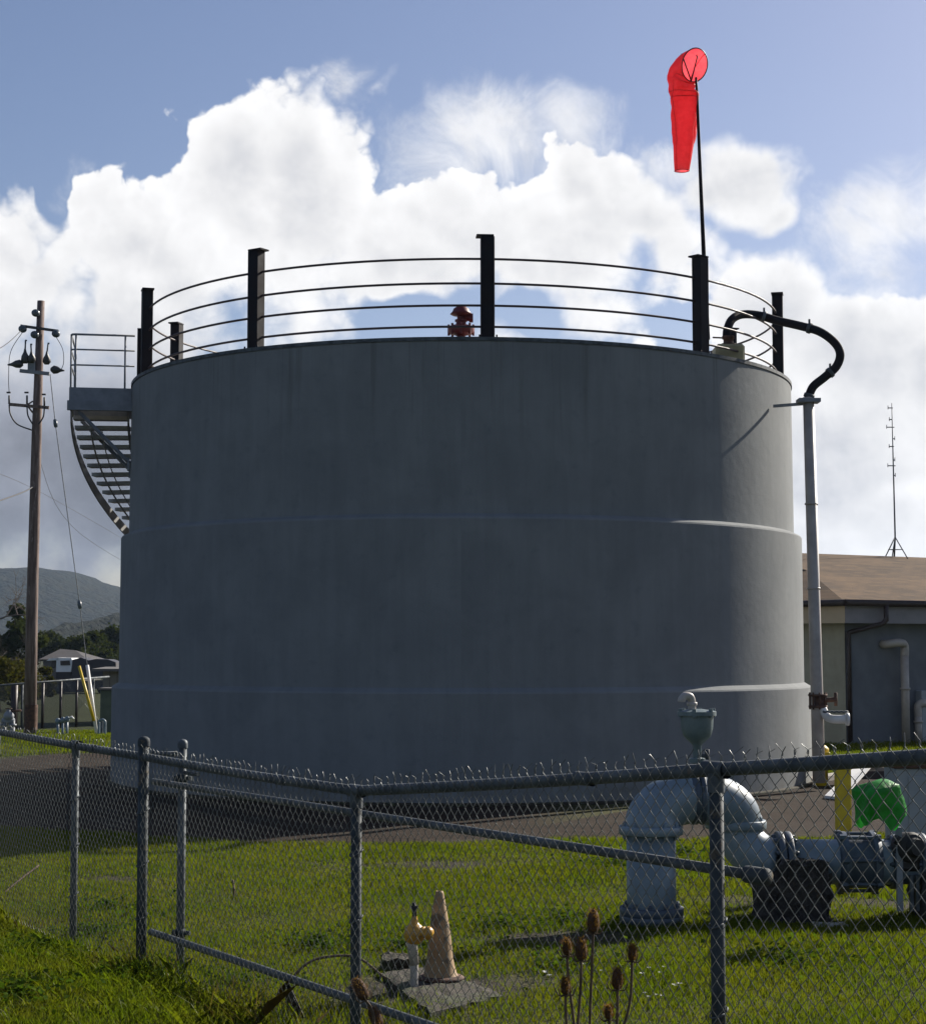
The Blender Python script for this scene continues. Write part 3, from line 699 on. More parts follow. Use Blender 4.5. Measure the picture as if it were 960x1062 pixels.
for s in postS:
    top = fz(s)-.02; mb = MB(); rad = .027 if s in (0.0,) else (.020 if s == -.99 else .0225)
    b = FP(s); gz = tz(b.x, b.y)-.25
    if s == 0.0: top = 1.165
    mb.tube([FP(s, 0, gz), FP(s, 0, top)], rad, 14)
    if s == 0.0: mb.lathe([(.033, -.01), (.033, .012), (.030, .028), (.018, .038), (0, .042)], FP(s, 0, top), n=14)
    po = mb.build('post', 'old_galvanized' if s != -.99 else 'galvanized', fence)
    if s != 0.0:
        mb = MB(); q = FP(s, 0, fz(s)); mb.lathe([(.027, -.05), (.027, .05)], q, FU, 12); mb.lathe([(rad+.004, -.07), (rad+.004, -.02), (.02, .012), (0, .015)], q, n=12); mb.build('rail_fitting', 'galvanized', po)
    for z in (.28, .55, .82):
        mb = MB(); mb.tube([FP(s+math.cos(a)*(rad+.005), math.sin(a)*(rad+.005)-.0, z+.015*math.sin(a)) for a in np.linspace(0, 2*math.pi, 13)], .003, 5)
        mb.build('tie_wire', 'galvanized', po)
for i in range(len(postS)-1):
    a, b = postS[i], postS[i+1]
    if a == -2.40: b = 0.0
    if a == -.99: continue
    ss_ = np.linspace(a, b, 9)
    sag = lambda s: -.006*math.sin(math.pi*(s-a)/(b-a))
    mb = MB(); mb.tube([FP(s, 0, fz(s)+sag(s)) for s in ss_], .0215, 12)
    mb.lathe([(.024, -.045), (.024, .045)], FP(a+(b-a)*.7, 0, fz(a+(b-a)*.7)+sag(a+(b-a)*.7)), FU, 12)
    mb.build('top_rail', 'galvanized', fence)
gz_ = lambda s: tz(*FP(s, -.03).xy)+.015
chainlink(-4.5, -.03, -.036, gz_, fz, parent=fence, seed=1)
chainlink(.03, 6.8, -.036, gz_, fz, parent=fence, seed=2)
# guide post with a short rail back to the fence
gpz = empty('guide_post', FP(.09, .165), 'weathered galvanized round-capped post standing just behind the fence at the gate end', 'post')
mb = MB(); mb.tube([FP(.12, .165, -.25), FP(.12, .165, 1.155)], .0215, 14); mb.lathe([(.027, -.01), (.027, .012), (.024, .026), (.015, .034), (0, .038)], FP(.12, .165, 1.155), n=14); mb.build('post', 'galvanized', gpz)
mb = MB(); mb.cyl(FP(.10, .145, 1.115), FP(.02, .03, 1.115), .014, 10); mb.cyl(FP(.12, .165, 1.02), FP(.24, .20, 1.015), .011, 8); mb.build('tie_bar', 'galvanized', gpz)
for z in (.20, .99):
    mb = MB(); mb.lathe([(.022, -.02), (.027, -.02), (.027, .02), (.022, .02)], FP(.12, .165, z), n=12); mb.box(FP(.12, .13, z), (.02, .04, .03)); mb.cyl(FP(.13, .175, z), FP(.16, .20, z), .012, 8); mb.build('roller_bracket', 'old_galvanized', gpz)
# sliding gate leaf
gate = empty('sliding_gate', FP(2.2, .085), 'open pipe frame of a long gate, two galvanized rails running close behind the fence', 'gate')
g0, g1 = -.075, 4.62
for (z, r_) in ((.965, .0165), (.185, .0185)):
    mb = MB(); mb.tube([FP(s, .085, z) for s in np.linspace(g0, g1, 6)], r_, 12); mb.build('rail', 'galvanized', gate)
for z in (.965, .185):
    mb = MB(); mb.lathe([(.027, -.04), (.027, .05), (0, .055)], FP(g1, .085, z), FU, 12); mb.build('corner_fitting', 'old_galvanized', gate)

# ------------------------------------------------------------------ foreground pipework
PY = 11.0
def pk(px, py, Y=PY): return P(px, py, Y)
pipe = empty('water_main', G(675, 955), 'large pale blue flanged water main rising from the lawn in a gooseneck', 'pipe')
def flange(mb, c, ax, r_in, r_out, th=.052, bolts=10, br=.016):
    ax = Vector(ax).normalized(); u, v_ = frame(ax); c = Vector(c)
    mb.lathe([(r_in, -th/2), (r_out-.005, -th/2), (r_out, -th/2+.005), (r_out, th/2-.005), (r_out-.005, th/2), (r_in, th/2)], c, ax, 28)
    for i in range(bolts):
        a = 2*math.pi*i/bolts; q = c+(u*math.cos(a)+v_*math.sin(a))*(r_out-.032)
        mb.cyl(q-ax*(th/2+.028), q+ax*(th/2+.028), br*.6, 6); mb.cyl(q+ax*(th/2), q+ax*(th/2+.018), br, 6, False); mb.cyl(q-ax*(th/2+.018), q-ax*(th/2), br, 6, False)
z_of = lambda py, Y=PY: P(480, py, Y).z
x_of = lambda px, Y=PY, py=880: P(px, py, Y).x
rp = .150
xr = x_of(675); zf1 = z_of(861); ztop_axis = z_of(829); xd = x_of(763, PY+.25); 
ax_h = z_of(897)                                             # axis of the horizontal run
er_ = ztop_axis-zf1                                           # elbow radius of the first elbow
mb = MB(); mb.cyl((xr, PY, -.2), (xr, PY, zf1), rp, 28); base = mb.build('riser', 'pipe_paint', pipe)
mb = MB(); flange(mb, (xr, PY, z_of(945)), (0, 0, 1), rp, .195); flange(mb, (xr, PY, z_of(945)-.045), (0, 0, 1), rp, .195); mb.build('base_flange', 'pipe_paint_dark', pipe)
mb = MB(); flange(mb, (xr, PY, zf1), (0, 0, 1), rp, .195); mb.build('flange', 'pipe_paint', pipe)
xm = (xr+xd)/2
# first elbow goes up and to the right, second comes down
r_el = (xd-xr)/2
mb = MB(); e1 = arc((xm, PY+.06, zf1+.02), (-1, -.2, 0), (0, 0, 1), r_el, 0, math.pi/2, 12)
zt2 = ztop_axis
e1 = []
for i in range(25):
    a = math.pi*i/24; e1.append(Vector((xm-r_el*math.cos(a), PY+.25*i/24, zf1+.02+(zt2-zf1-.02)*math.sin(a))))
mb.tube([Vector((xr, PY, zf1-.03))]+e1[:13], rp+.008, 28); el1 = mb.build('elbow', 'pipe_paint', pipe)
mb = MB(); mb.tube(e1[12:]+[e1[-1]-Vector((0, 0, .05))], rp+.008, 28); mb.build('elbow', 'pipe_paint', pipe)
mb = MB(); flange(mb, e1[12], (1, 0, 0), rp, .165, .05, 8, .012); flange(mb, e1[12]+Vector((.05, 0.0, 0)), (1, 0, 0), rp, .165, .03, 8, .012); mb.build('coupling', 'pipe_paint_dark', pipe)
Y2 = PY+.25
mb = MB(); flange(mb, (xd, Y2, z_of(859)), (0, 0, 1), rp, .19); mb.build('flange', 'pipe_paint', pipe)
# third elbow: down, then to the right
r3 = .24; zc3 = ax_h+r3
mb = MB(); pts = [Vector((xd, Y2, z_of(861)))]+[Vector((xd+r3-r3*math.cos(math.pi/2*i/10), Y2-.1*i/10, zc3-r3*math.sin(math.pi/2*i/10))) for i in range(11)]
mb.tube(pts, .143, 28); mb.build('elbow', 'pipe_paint', pipe)
xe = xd+r3; Y3 = Y2-.1
hx = lambda px: x_of(px, Y3, 893)
mb = MB(); flange(mb, (xe+.01, Y3, ax_h), (1, 0, 0), .14, .185, .04); flange(mb, (xe+.06, Y3, ax_h), (1, 0, 0), .14, .185, .04); mb.build('flange', 'pipe_paint_dark', pipe)
mb = MB(); mb.cyl((xe, Y3, ax_h), (hx(1010), Y3, ax_h), .137, 28); mb.build('horizontal_run', 'pipe_paint', pipe)
mb = MB(); cx_ = hx(889)                                       # ribbed repair coupling
mb.lathe([(.137, -.13), (.165, -.125), (.185, -.10), (.185, -.075), (.16, -.07), (.16, .07), (.185, .075), (.185, .10), (.165, .125), (.137, .13)], (cx_, Y3, ax_h), (1, 0, 0), 28)
for i in range(7):
    a = 2*math.pi*i/7+.3; q = Vector((cx_, Y3+math.cos(a)*.178, ax_h+math.sin(a)*.178)); mb.cyl(q-Vector((.12, 0, 0)), q+Vector((.12, 0, 0)), .011, 6); mb.cyl(q-Vector((.125, 0, 0)), q-Vector((.09, 0, 0)), .022, 6, False); mb.cyl(q+Vector((.09, 0, 0)), q+Vector((.125, 0, 0)), .022, 6, False)
mb.build('repair_coupling', 'pipe_paint_dark', pipe, autosmooth=35)
mb = MB(); q = Vector((hx(938), Y3-.12, z_of(880)))              # dark gear operator of a butterfly valve
mb.lathe([(0, -.08), (.08, -.08), (.095, -.06), (.095, .03), (.08, .05), (.06, .055), (.05, .09), (0, .09)], q, (.35, -.9, .1), 20); mb.cyl(q+Vector((0, -.02, 0)), q+Vector((-.10, -.04, .06)), .03, 8); mb.box(q+Vector((-.02, .02, -.07)), (.16, .12, .14), bev=.02)
mb.build('gear_operator', 'rubber', pipe, autosmooth=35)
mb = MB(); flange(mb, (hx(926), Y3, ax_h), (1, 0, 0), .137, .165, .05, 8); flange(mb, (hx(954), Y3, ax_h), (1, 0, 0), .137, .175, .05, 8); mb.build('flange', 'pipe_paint_dark', pipe)
for px in (926, 938, 944):
    mb = MB(); mb.box((hx(px), Y3-.15, (z_of(945)+z_of(908 if px != 926 else 858))/2), (.035 if px == 926 else .02, .03, abs(z_of(945)-z_of(908 if px != 926 else 858)))); mb.build('support_leg', 'grey_paint' if px == 926 else 'galvanized', pipe)
# air valve on the crown
av = empty('air_valve', e1[10]+Vector((0, 0, .15)), 'teal air release valve bowl on top of the blue pipe bend', 'valve')
o = Vector((P(723, 800, PY+.1).x, PY+.1, z_of(805, PY+.1))); k = (PY+.1)/F
zz = lambda py: (805-py)*k
mb = MB(); mb.lathe([(.028, -.05), (.028, zz(792)), (.05, zz(791)), (.05, zz(787)), (.026, zz(786)), (.026, zz(774)), (.04, zz(771)), (.055, zz(769)), (.085, zz(764)), (.098, zz(756)), (.103, zz(743)), (.103, zz(742))], o, n=26); bowl = mb.build('bowl', 'air_valve_paint', av, autosmooth=40)
mb = MB(); mb.lathe([(.10, zz(743)), (.12, zz(743)), (.12, zz(739)), (.10, zz(738)), (.04, zz(736.5)), (0, zz(736.5))], o, n=26)
for i in range(6):
    a = i*math.pi/3+.25; q = o+Vector((math.cos(a)*.108, math.sin(a)*.108, zz(741))); mb.cyl(q-Vector((0, 0, .022)), q+Vector((0, 0, .03)), .014, 6)
mb.build('lid', 'air_valve_paint', av, autosmooth=40)
mb = MB(); q0 = o+Vector((-.03, 0, zz(738))); mb.tube(spline([q0, q0+Vector((0, 0, .05)), q0+Vector((-.012, -.006, .085)), q0+Vector((-.045, -.02, .09)), q0+Vector((-.065, -.03, .07)), q0+Vector((-.068, -.03, .055))], 4), .024, 12); mb.lathe([(.03, 0), (.033, .005), (.033, .02), (.026, .022)], q0+Vector((0, 0, .03)), n=10); mb.build('vent_elbow', 'pale_pipe', av)
mb = MB(); q = o+Vector((.025, -.03, zz(784))); mb.cyl(q, q+Vector((.03, -.02, 0)), .013, 8); mb.cyl(q+Vector((.03, -.02, -.02)), q+Vector((.03, -.02, .04)), .014, 8); mb.build('cock', 'galvanized', av)
# rough concrete support under the pipe bend
sbk = empty('thrust_block', G(824, 962), 'rough dark concrete block cradling the blue pipe', 'concrete block')
mb = MB(); xa, xb = x_of(787, PY, 960), x_of(862, PY, 960)
rngb = random.Random(4)
def rough_block(mb, x0, x1, y0, y1, z0, z1, n=7, amp=.015):
    vs = {}
    def vtx(i, j, k):
        if (i, j, k) not in vs:
            vs[i, j, k] = len(mb.v); mb.v.append((x0+(x1-x0)*i/n+rngb.uniform(-amp, amp), y0+(y1-y0)*j/n+rngb.uniform(-amp, amp), z0+(z1-z0)*k/n+rngb.uniform(-amp, amp)))
        return vs[i, j, k]
    for a in range(n):
        for b in range(n):
            for f in (((a, b, 0), (a, b+1, 0), (a+1, b+1, 0), (a+1, b, 0)), ((a, b, n), (a+1, b, n), (a+1, b+1, n), (a, b+1, n)),
                      ((a, 0, b), (a+1, 0, b), (a+1, 0, b+1), (a, 0, b+1)), ((a, n, b), (a, n, b+1), (a+1, n, b+1), (a+1, n, b)),
                      ((0, a, b), (0, a, b+1), (0, a+1, b+1), (0, a+1, b)), ((n, a, b), (n, a+1, b), (n, a+1, b+1), (n, a, b+1))):
                mb.f.append(tuple(vtx(*q) for q in f)); mb.sm.append(False)
rough_block(mb, xa+.02, xb-.02, PY-.08, PY+.42, -.05, z_of(905), 8, .028); rough_block(mb, xa+.12, xb-.05, PY-.10, PY-.0, -.05, z_of(893), 8, .026); mb.build('block', 'dark_block', sbk)
mb = MB(); rough_block(mb, x_of(838, PY, 960), x_of(872, PY, 960), PY-.2, PY-.1, -.02, .03, 4, .006); mb.build('footing', 'concrete', sbk)
sb3 = MB(); rough_block(sb3, hx(949), hx(1005), PY-.05, PY+.35, -.05, z_of(904)); sb3.build('pipe_support', 'dark_block', None, 'dark concrete pier under the pipe at the right edge', 'concrete block', origin=(hx(975), PY, 0))

# yellow bollard, green cover, cabinet, ramp
bo = empty('bollard', (x_of(874.5, 12.4), 12.4, 0), 'tall square yellow bollard post behind the blue pipe', 'bollard')
q = P(874.5, 860, 12.4); mb = MB(); mb.box((q.x, 12.4, .41), (.098, .098, .98), bev=.008); mb.build('post', 'yellow_paint', bo); mb = MB(); mb.box((q.x, 12.4, .908), (.085, .085, .02), bev=.006); mb.build('cap', 'yellow_paint', bo)
q = P(851, 790, 22.2)
fb_ = empty('yellow_hydrant', (q.x, q.y, 0), 'small yellow bollard stub at the foot of the overflow pipe', 'bollard'); mb = MB(); mb.lathe([(.085, -.05), (.085, .40), (.10, .405), (.10, .45), (.06, .49), (0, .5)], (q.x, q.y, 0), n=18); mb.build('post', 'yellow_paint', fb_)
mb = MB(); mb.box((q.x+.01, q.y-.1, .33), (.16, .06, .17), bev=.01); mb.build('box', 'yellow_paint', fb_)
# green bag: crumpled sheet thrown over a valve key
gc = P(911, 832, 10.6); mb = MB(); rg = random.Random(9); n1_, n2_ = 26, 14; vs = []
for j in range(n2_+1):
    f = j/n2_
    for i in range(n1_):
        a = 2*math.pi*i/n1_; ca, sa = math.cos(a), math.sin(a)
        sq = 1/max(abs(ca), abs(sa))**.95
        rad = (.112+.014*f)*sq*(1 if f > .10 else .2+f/.10*.8)
        nz = .010*math.sin(3*a+f*5)+.007*math.sin(7*a-f*3)*f+rg.uniform(-.0025, .0025)
        zz_ = .125-.225*f+(.03*math.sin(2*a+1)+.035*math.sin(5*a))*f**4
        vs.append(Vector((ca*(rad+nz), sa*(rad+nz)*.8, zz_)))
Mg = Matrix.Rotation(R(-14), 3, 'Y') @ Matrix.Rotation(R(22), 3, 'Z') @ Matrix.Rotation(R(12), 3, 'X')
vs = [gc+Mg@v for v in vs]
fs = [(j*n1_+i, j*n1_+(i+1) % n1_, (j+1)*n1_+(i+1) % n1_, (j+1)*n1_+i) for j in range(n2_) for i in range(n1_)]+[tuple(range(n1_))[::-1]]
mb.add(vs, fs, True); mb.build('plastic_cover', 'green_plastic', None, 'crumpled bright green plastic cover over the valve by the blue pipe', 'cover', origin=gc)
cb = empty('cabinet', P(960, 893, 13.8).xy.to_3d(), 'plain grey metal cabinet at the right edge behind the pipe', 'cabinet')
q0, q1 = P(929, 800, 13.8), P(990, 800, 13.8); zt_ = P(940, 797, 13.8).z
mb = MB(); mb.box(((q0.x+q1.x)/2, 14.0, zt_/2), (q1.x-q0.x, .4, zt_), bev=.008); mb.build('case', 'cabinet_grey', cb)
mb = MB(); mb.box(((q0.x+q1.x)/2, 14.0, zt_+.014), (q1.x-q0.x+.05, .46, .028), bev=.006); mb.build('lid', 'rust', cb)
mb = MB(); mb.box(((q0.x+q1.x)/2+.03, 13.792, zt_/2), (q1.x-q0.x-.12, .012, zt_-.12), bev=.003); mb.build('door', 'cabinet_grey', cb)
rm = empty('loading_ramp', G(880, 822), 'pale plywood sheet ramping up to a low timber platform beyond the yellow post', 'ramp')
def quad_slab(pts, th): 
    mb = MB(); mb.prism([Vector(p) for p in pts], (0, 0, th)); return mb
b_l, b_r = G(855, 829), G(873, 831); t_l, t_r = P(893, 791, 21.8), P(908, 791, 21.8)
quad_slab([b_l+Vector((0, 0, .01)), b_r+Vector((0, 0, .01)), t_r, t_l], .03).build('ramp_board', 'white_paint', rm)
a, b = P(862, 799, 22.2), P(1000, 796, 22.2); mb = MB()
for i in range(3): mb.box(((a.x+b.x)/2, 22.0+i*.22, .22), (b.x-a.x, .19, .04))
mb.build('deck', 'weathered_wood', rm)
mb = MB(); mb.box(((a.x+b.x)/2, 21.86, .15), (b.x-a.x, .04, .10)); mb.build('beam', 'gutter_brown', rm)
for i in range(4):
    mb = MB(); mb.box((a.x+.1+i*(b.x-a.x-.2)/3, 22.05, .08), (.09, .09, .22)); mb.build('leg', 'rust', rm)
# kerb
kb = MB(); M = Matrix((KD, KN, Vector((0, 0, 1)))).transposed(); L = 9.0
kb.box(KA-KD*.6+KD*L/2+Vector((0, 0, .0)), (L, .12, .16), M, .02); kb.build('kerb', 'concrete', None, kind='structure')

# ------------------------------------------------------------------ cone, tap, slab
slab = empty('concrete_slab', G(458, 1040), 'broken mossy concrete slab in the grass under the faded cone', 'slab')
sq_ = [G(392, 1018), G(447, 1012), G(523, 1042), G(448, 1060)]
mb = MB(); sc = sum((Vector(p) for p in sq_), Vector())/4
nn = 10; zt_s = .05; top = []
rs = random.Random(3)
for j in range(nn+1):
    for i in range(nn+1):
        p = sq_[0].lerp(sq_[1], i/nn).lerp(sq_[3].lerp(sq_[2], i/nn), j/nn)
        e = (i in (0, nn)) or (j in (0, nn))
        top.append(Vector((p.x+rs.uniform(-.012, .012)*e, p.y+rs.uniform(-.012, .012)*e, zt_s+rs.uniform(-.005, .005)-(.008 if e else 0))))
mb.add(top, [(j*(nn+1)+i, (j+1)*(nn+1)+i, (j+1)*(nn+1)+i+1, j*(nn+1)+i+1)[::-1] for j in range(nn) for i in range(nn)])
edge = [j*(nn+1) for j in range(nn+1)]; ring = [i for i in range(nn)]+[j*(nn+1)+nn for j in range(nn)]+[nn*(nn+1)+i for i in range(nn, 0, -1)]+[j*(nn+1) for j in range(nn, 0, -1)]
bs = len(mb.v); mb.v += [(top[i].x, top[i].y, -.1) for i in ring]
for k_ in range(len(ring)): k2 = (k_+1) % len(ring); mb.f.append((ring[k_], bs+k_, bs+k2, ring[k2])); mb.sm.append(False)
mb.build('slab_top', 'old_concrete', slab)
mb = MB(); rough_block(mb, G(395, 1015).x, G(425, 1015).x, G(0, 1013).y, G(0, 1008).y, -.05, .09, 4, .012); mb.build('broken_lump', 'old_concrete', slab)
cn = empty('traffic_cone', G(457, 1016, .05), 'faded dirty orange traffic cone standing on the concrete slab', 'cone')
o = G(456.5, 1015, .055); kk = o.y/F; hcone = 88*kk
mb = MB(); mb.lathe([(.086, .012), (.080, .02), (.072, .06), (.066, .10), (.052, .20), (.036, .32), (.022, hcone-.01), (.019, hcone), (.014, hcone), (.014, hcone-.05)], o, n=28)
rs = random.Random(5); mb.v = [(x+(z-o.z)*-.012+.003*math.sin(z*40+x*30), y+.003*math.sin(z*33), z) for x, y, z in mb.v]; mb.build('body', 'faded_cone', cn)
mb = MB(); mb.lathe([(.08, .0), (.112, .0), (.118, .008), (.108, .016), (.086, .02)], o-Vector((0, 0, .004)), n=28); mb.build('base', 'rust', cn)
tp = empty('yard_hydrant', G(430, 1024, .05), 'small yellow yard tap on a galvanized post beside the cone', 'tap')
o = G(429.5, 1023, .05); mb = MB(); mb.lathe([(.02, -.1), (.02, .12), (.014, .14), (.02, .155)], o, n=12); mb.tube([o+Vector((0, 0, .10)), o+Vector((-.012, 0, .20)), o+Vector((-.008, 0, .24))], [.022, .026, .03], 12); mb.build('standpipe', 'pale_pipe', tp)
mb = MB(); mb.lathe([(.028, .20), (.045, .215), (.050, .245), (.045, .275), (.03, .29), (.022, .295), (.016, .31), (.014, .33)], o, n=16); mb.cyl(o+Vector((.02, -.01, .255)), o+Vector((.055, -.02, .255)), .028, 12); mb.lathe([(0, 0), (.03, .005), (.034, .02), (.02, .04), (0, .042)], o+Vector((.05, -.018, .255)), (1, -.3, -.1), 12); mb.build('head', 'amber_paint', tp)
mb = MB(); mb.tube([o+Vector((0, 0, .32)), o+Vector((0, 0, .36)), o+Vector((-.004, 0, .395))], [.01, .013, .008], 8); mb.box(o+Vector((0, 0, .372)), (.035, .014, .014)); mb.build('handle', 'rubber', tp)

# ------------------------------------------------------------------ building on the right
bd = empty('utility_building', (6.76, 31.6, 0), 'low building with brown shingle hip roof behind the tank', 'building')
rdir = Vector((.86, .51, 0)).normalized(); ldir = Vector((-.62, .785, 0)).normalized()
BC = P(877.5, 770, 31.6); BC = Vector((BC.x, 31.6, 0)); LR, LL = 16.0, 9.0; ZE = P(880, 646, 31.6).z; ZG = P(880, 624, 31.2).z
def BP(r, l, z): return BC+rdir*r+ldir*l+Vector((0, 0, z))
def BM(a): return Matrix((a, Vector((-a.y, a.x, 0)), Vector((0, 0, 1)))).transposed()
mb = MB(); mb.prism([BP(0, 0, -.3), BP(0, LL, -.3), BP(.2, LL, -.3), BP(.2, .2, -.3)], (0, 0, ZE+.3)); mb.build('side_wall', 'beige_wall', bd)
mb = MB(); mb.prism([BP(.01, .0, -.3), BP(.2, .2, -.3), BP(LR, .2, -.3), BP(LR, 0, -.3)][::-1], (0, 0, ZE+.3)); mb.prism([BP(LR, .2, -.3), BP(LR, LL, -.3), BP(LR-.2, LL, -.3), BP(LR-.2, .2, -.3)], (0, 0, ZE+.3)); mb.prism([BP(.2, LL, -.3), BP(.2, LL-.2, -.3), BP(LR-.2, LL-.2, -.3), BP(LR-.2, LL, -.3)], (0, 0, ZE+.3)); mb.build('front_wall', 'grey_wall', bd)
E = .32                                                           # eave overhang
fh = ZG-ZE
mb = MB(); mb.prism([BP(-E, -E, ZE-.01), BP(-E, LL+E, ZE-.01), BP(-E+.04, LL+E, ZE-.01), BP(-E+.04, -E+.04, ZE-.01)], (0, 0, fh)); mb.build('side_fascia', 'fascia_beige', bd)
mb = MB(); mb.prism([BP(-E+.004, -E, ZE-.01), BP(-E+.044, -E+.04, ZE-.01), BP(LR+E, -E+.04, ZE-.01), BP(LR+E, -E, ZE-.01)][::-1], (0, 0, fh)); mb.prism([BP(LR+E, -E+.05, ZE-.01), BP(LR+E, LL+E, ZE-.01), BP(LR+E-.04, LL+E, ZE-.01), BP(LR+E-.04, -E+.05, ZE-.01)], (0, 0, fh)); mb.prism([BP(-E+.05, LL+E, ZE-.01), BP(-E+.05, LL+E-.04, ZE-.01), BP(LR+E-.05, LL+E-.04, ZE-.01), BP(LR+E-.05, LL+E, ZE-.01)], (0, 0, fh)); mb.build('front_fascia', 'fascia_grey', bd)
mb = MB(); mb.prism([BP(-E+.05, -E+.05, ZE-.006), BP(LR+E-.05, -E+.05, ZE-.006), BP(LR+E-.05, LL+E-.05, ZE-.006), BP(-E+.05, LL+E-.05, ZE-.006)], (0, 0, .02)); mb.build('soffit', 'fascia_grey', bd)
def shingle():
    m, t, b = newmat('shingles'); tc = t.new('ShaderNodeTexCoord').outputs['Object']
    p = coords(t); along = t.v('DOT_PRODUCT', p, tuple(rdir)); sep = t.new('ShaderNodeSeparateXYZ'); t.l.new(p, sep.inputs[0])
    c = t.new('ShaderNodeCombineXYZ'); t.l.new(along, c.inputs[0]); t.l.new(t.m('MULTIPLY', sep.outputs[2], 4.6), c.inputs[1])
    br = t.new('ShaderNodeTexBrick'); t.l.new(c.outputs[0], br.inputs['Vector']); br.inputs['Scale'].default_value = 1.6; br.inputs['Mortar Size'].default_value = .012
    br.inputs['Color1'].default_value = (.135, .085, .048, 1); br.inputs['Color2'].default_value = (.088, .056, .034, 1); br.inputs['Mortar'].default_value = (.07, .05, .04, 1)
    n = t.noise(p, .8, 6, .6); n2 = t.noise(c.outputs[0], 5, 5, .6)
    col = t.mul(br.outputs[0], t.mix(t.ss(n, .35, .65), (.78, .78, .76), (1.18, 1.15, 1.05)))
    col = t.mix(t.ss(n2, .6, .75), col, (.10, .075, .06))
    t.put(b.inputs['Base Color'], col); b.inputs['Roughness'].default_value = .95; b.inputs['Specular IOR Level'].default_value = .2
    t.put(b.inputs['Normal'], t.bump(t.m('ADD', t.noise(p, 30, 3), t.m('MULTIPLY', br.outputs['Fac'], -1)), .4, .02))
shingle()
rid = LL/2; ZR = 3.66
e2 = E+.03; z0r = ZG
gb = 1.6                                                            # dutch gable: hip stops short of the ridge
k_g = .60; A_ = BP(-e2, -e2, z0r); B_ = BP(LR+e2, -e2, z0r); C_ = BP(LR+e2, LL+e2, z0r); D_ = BP(-e2, LL+e2, z0r)
def rp_(r, l): 
    f = (rid+e2-abs(l-rid))/(rid+e2); return BP(r, l, z0r+(ZR-z0r)*f)
lh = rid-(rid+e2)*(1-k_g); g_r = -e2+(rid+e2)*k_g*.72
R0, R1 = rp_(g_r-.3, rid), rp_(LR-3, rid)
H0, H1 = rp_(g_r, lh), rp_(g_r, LL-lh)
mb = MB()
mb.add([A_, B_, R1, R0, H0], [(0, 1, 2, 3, 4)]); mb.add([D_, C_, R1, R0, H1], [(1, 0, 4, 3, 2)])
mb.add([A_, H0, H1, D_], [(0, 1, 2, 3)]); mb.add([B_, C_, R1], [(0, 1, 2)])
mb.v = [tuple(v) for v in mb.v]
roof = mb.build('roof', 'shingles', bd)
mb = MB(); a, b, c = H0+rdir*.06, H1+rdir*.06, rp_(g_r+.05, rid)-Vector((0, 0, .03)); mb.prism([a, b, c], rdir*.05); mb.build('gable_vent', 'fascia_grey', bd)
mb = MB(); mb.tube([BP(-e2-.05, -e2-.05, z0r-.02), BP(LR+e2, -e2-.05, z0r-.02)], .06, 8); mb.tube([BP(-e2-.05, -e2-.05, z0r-.02), BP(-e2-.05, LL+e2, z0r-.02)], .06, 8); mb.build('gutter', 'gutter_brown', bd)
mb = MB(); q = BP(.55, -E-.09, z0r-.05); q1 = BP(.55, -E-.09, ZE+.05); q2 = BP(.02, -.07, ZE-.18); q3 = BP(.02, -.07, 0.0)
mb.tube([q, q1, BP(.50, -E-.05, ZE-.02), BP(.08, -.10, ZE-.15), q2, q3], .045, 8); mb.build('downspout', 'gutter_brown', bd)
def wallpt(px, py):       # on the front wall, a little proud
    d = ray(px, py); n = Vector((-rdir.y, rdir.x, 0)); n = n if n.y < 0 else -n
    tt = (BC-EYE).dot(n)/d.dot(n); return EYE+d*tt, n
for (pa, pt_, pe, r_, lab) in ((930, 668, 915, .075, None), (944, 730, 955, .07, None)):
    q, n = wallpt(pa, pt_); w1, _ = wallpt(pe, pt_)
    mb = MB(); o_ = q+n*.18; mb.tube(spline([w1, w1+n*.10, o_.lerp(w1, .35)+n*.09+Vector((0, 0, .02)), o_+Vector((0, 0, -.04)), o_+Vector((0, 0, -.22))], 5), r_, 12); mb.tube([o_+Vector((0, 0, -.2)), Vector((o_.x, o_.y, 0))], r_, 12)
    mb.lathe([(r_, -.02), (r_+.02, -.02), (r_+.02, .02), (r_, .02)], o_+Vector((0, 0, -.75*o_.z*.6)), n=12); mb.build('vent_pipe', 'pale_pipe', bd)
q, n = wallpt(956, 745); mb = MB(); mb.box(q+n*.08+Vector((.1, .06, 0)), (.55, .16, 1.0), BM(rdir), .01); mb.build('meter_box', 'cabinet_grey', bd)
q = P(835, 655, 33.2); 
# antenna on the ridge
def ridge_at(px):
    d = ray(px, 577); n = Vector((-rdir.y, rdir.x, 0)); o_ = rp_(0, rid); tt = (o_-EYE).dot(n)/d.dot(n); return EYE+d*tt
an = empty('antenna_mast', ridge_at(927), 'thin antenna mast on a tripod on the brown shingle roof', 'antenna')
q = ridge_at(927); Ya = q.y; U_ = Ya/F
tpz = P(927, 420, Ya); base = Vector((q.x, q.y, rp_(0, rid).z-.02))
mb = MB(); mb.tube([base, P(928, 556, Ya), P(926, 480, Ya), P(924.5, 418, Ya)], [.02, .018, .014, .008], 8); mb.build('mast', 'galvanized', an)
for (dx, dy) in ((-.23, -.1), (.26, -.12), (0, .25)):
    mb = MB(); f_ = Vector((q.x+dx, q.y+dy, base.z-abs(dy)*.3)); mb.tube([P(928, 557, Ya), f_], .013, 6); mb.build('tripod_leg', 'galvanized', an)
mb = MB(); h_ = .38; mb.tube([base.lerp(P(928, 557, Ya), h_)+Vector((x, y, 0)) for x, y in ((-.15, -.06), (.16, -.07), (0, .15))], .008, 5, closed=True); mb.build('tripod_brace', 'galvanized', an)
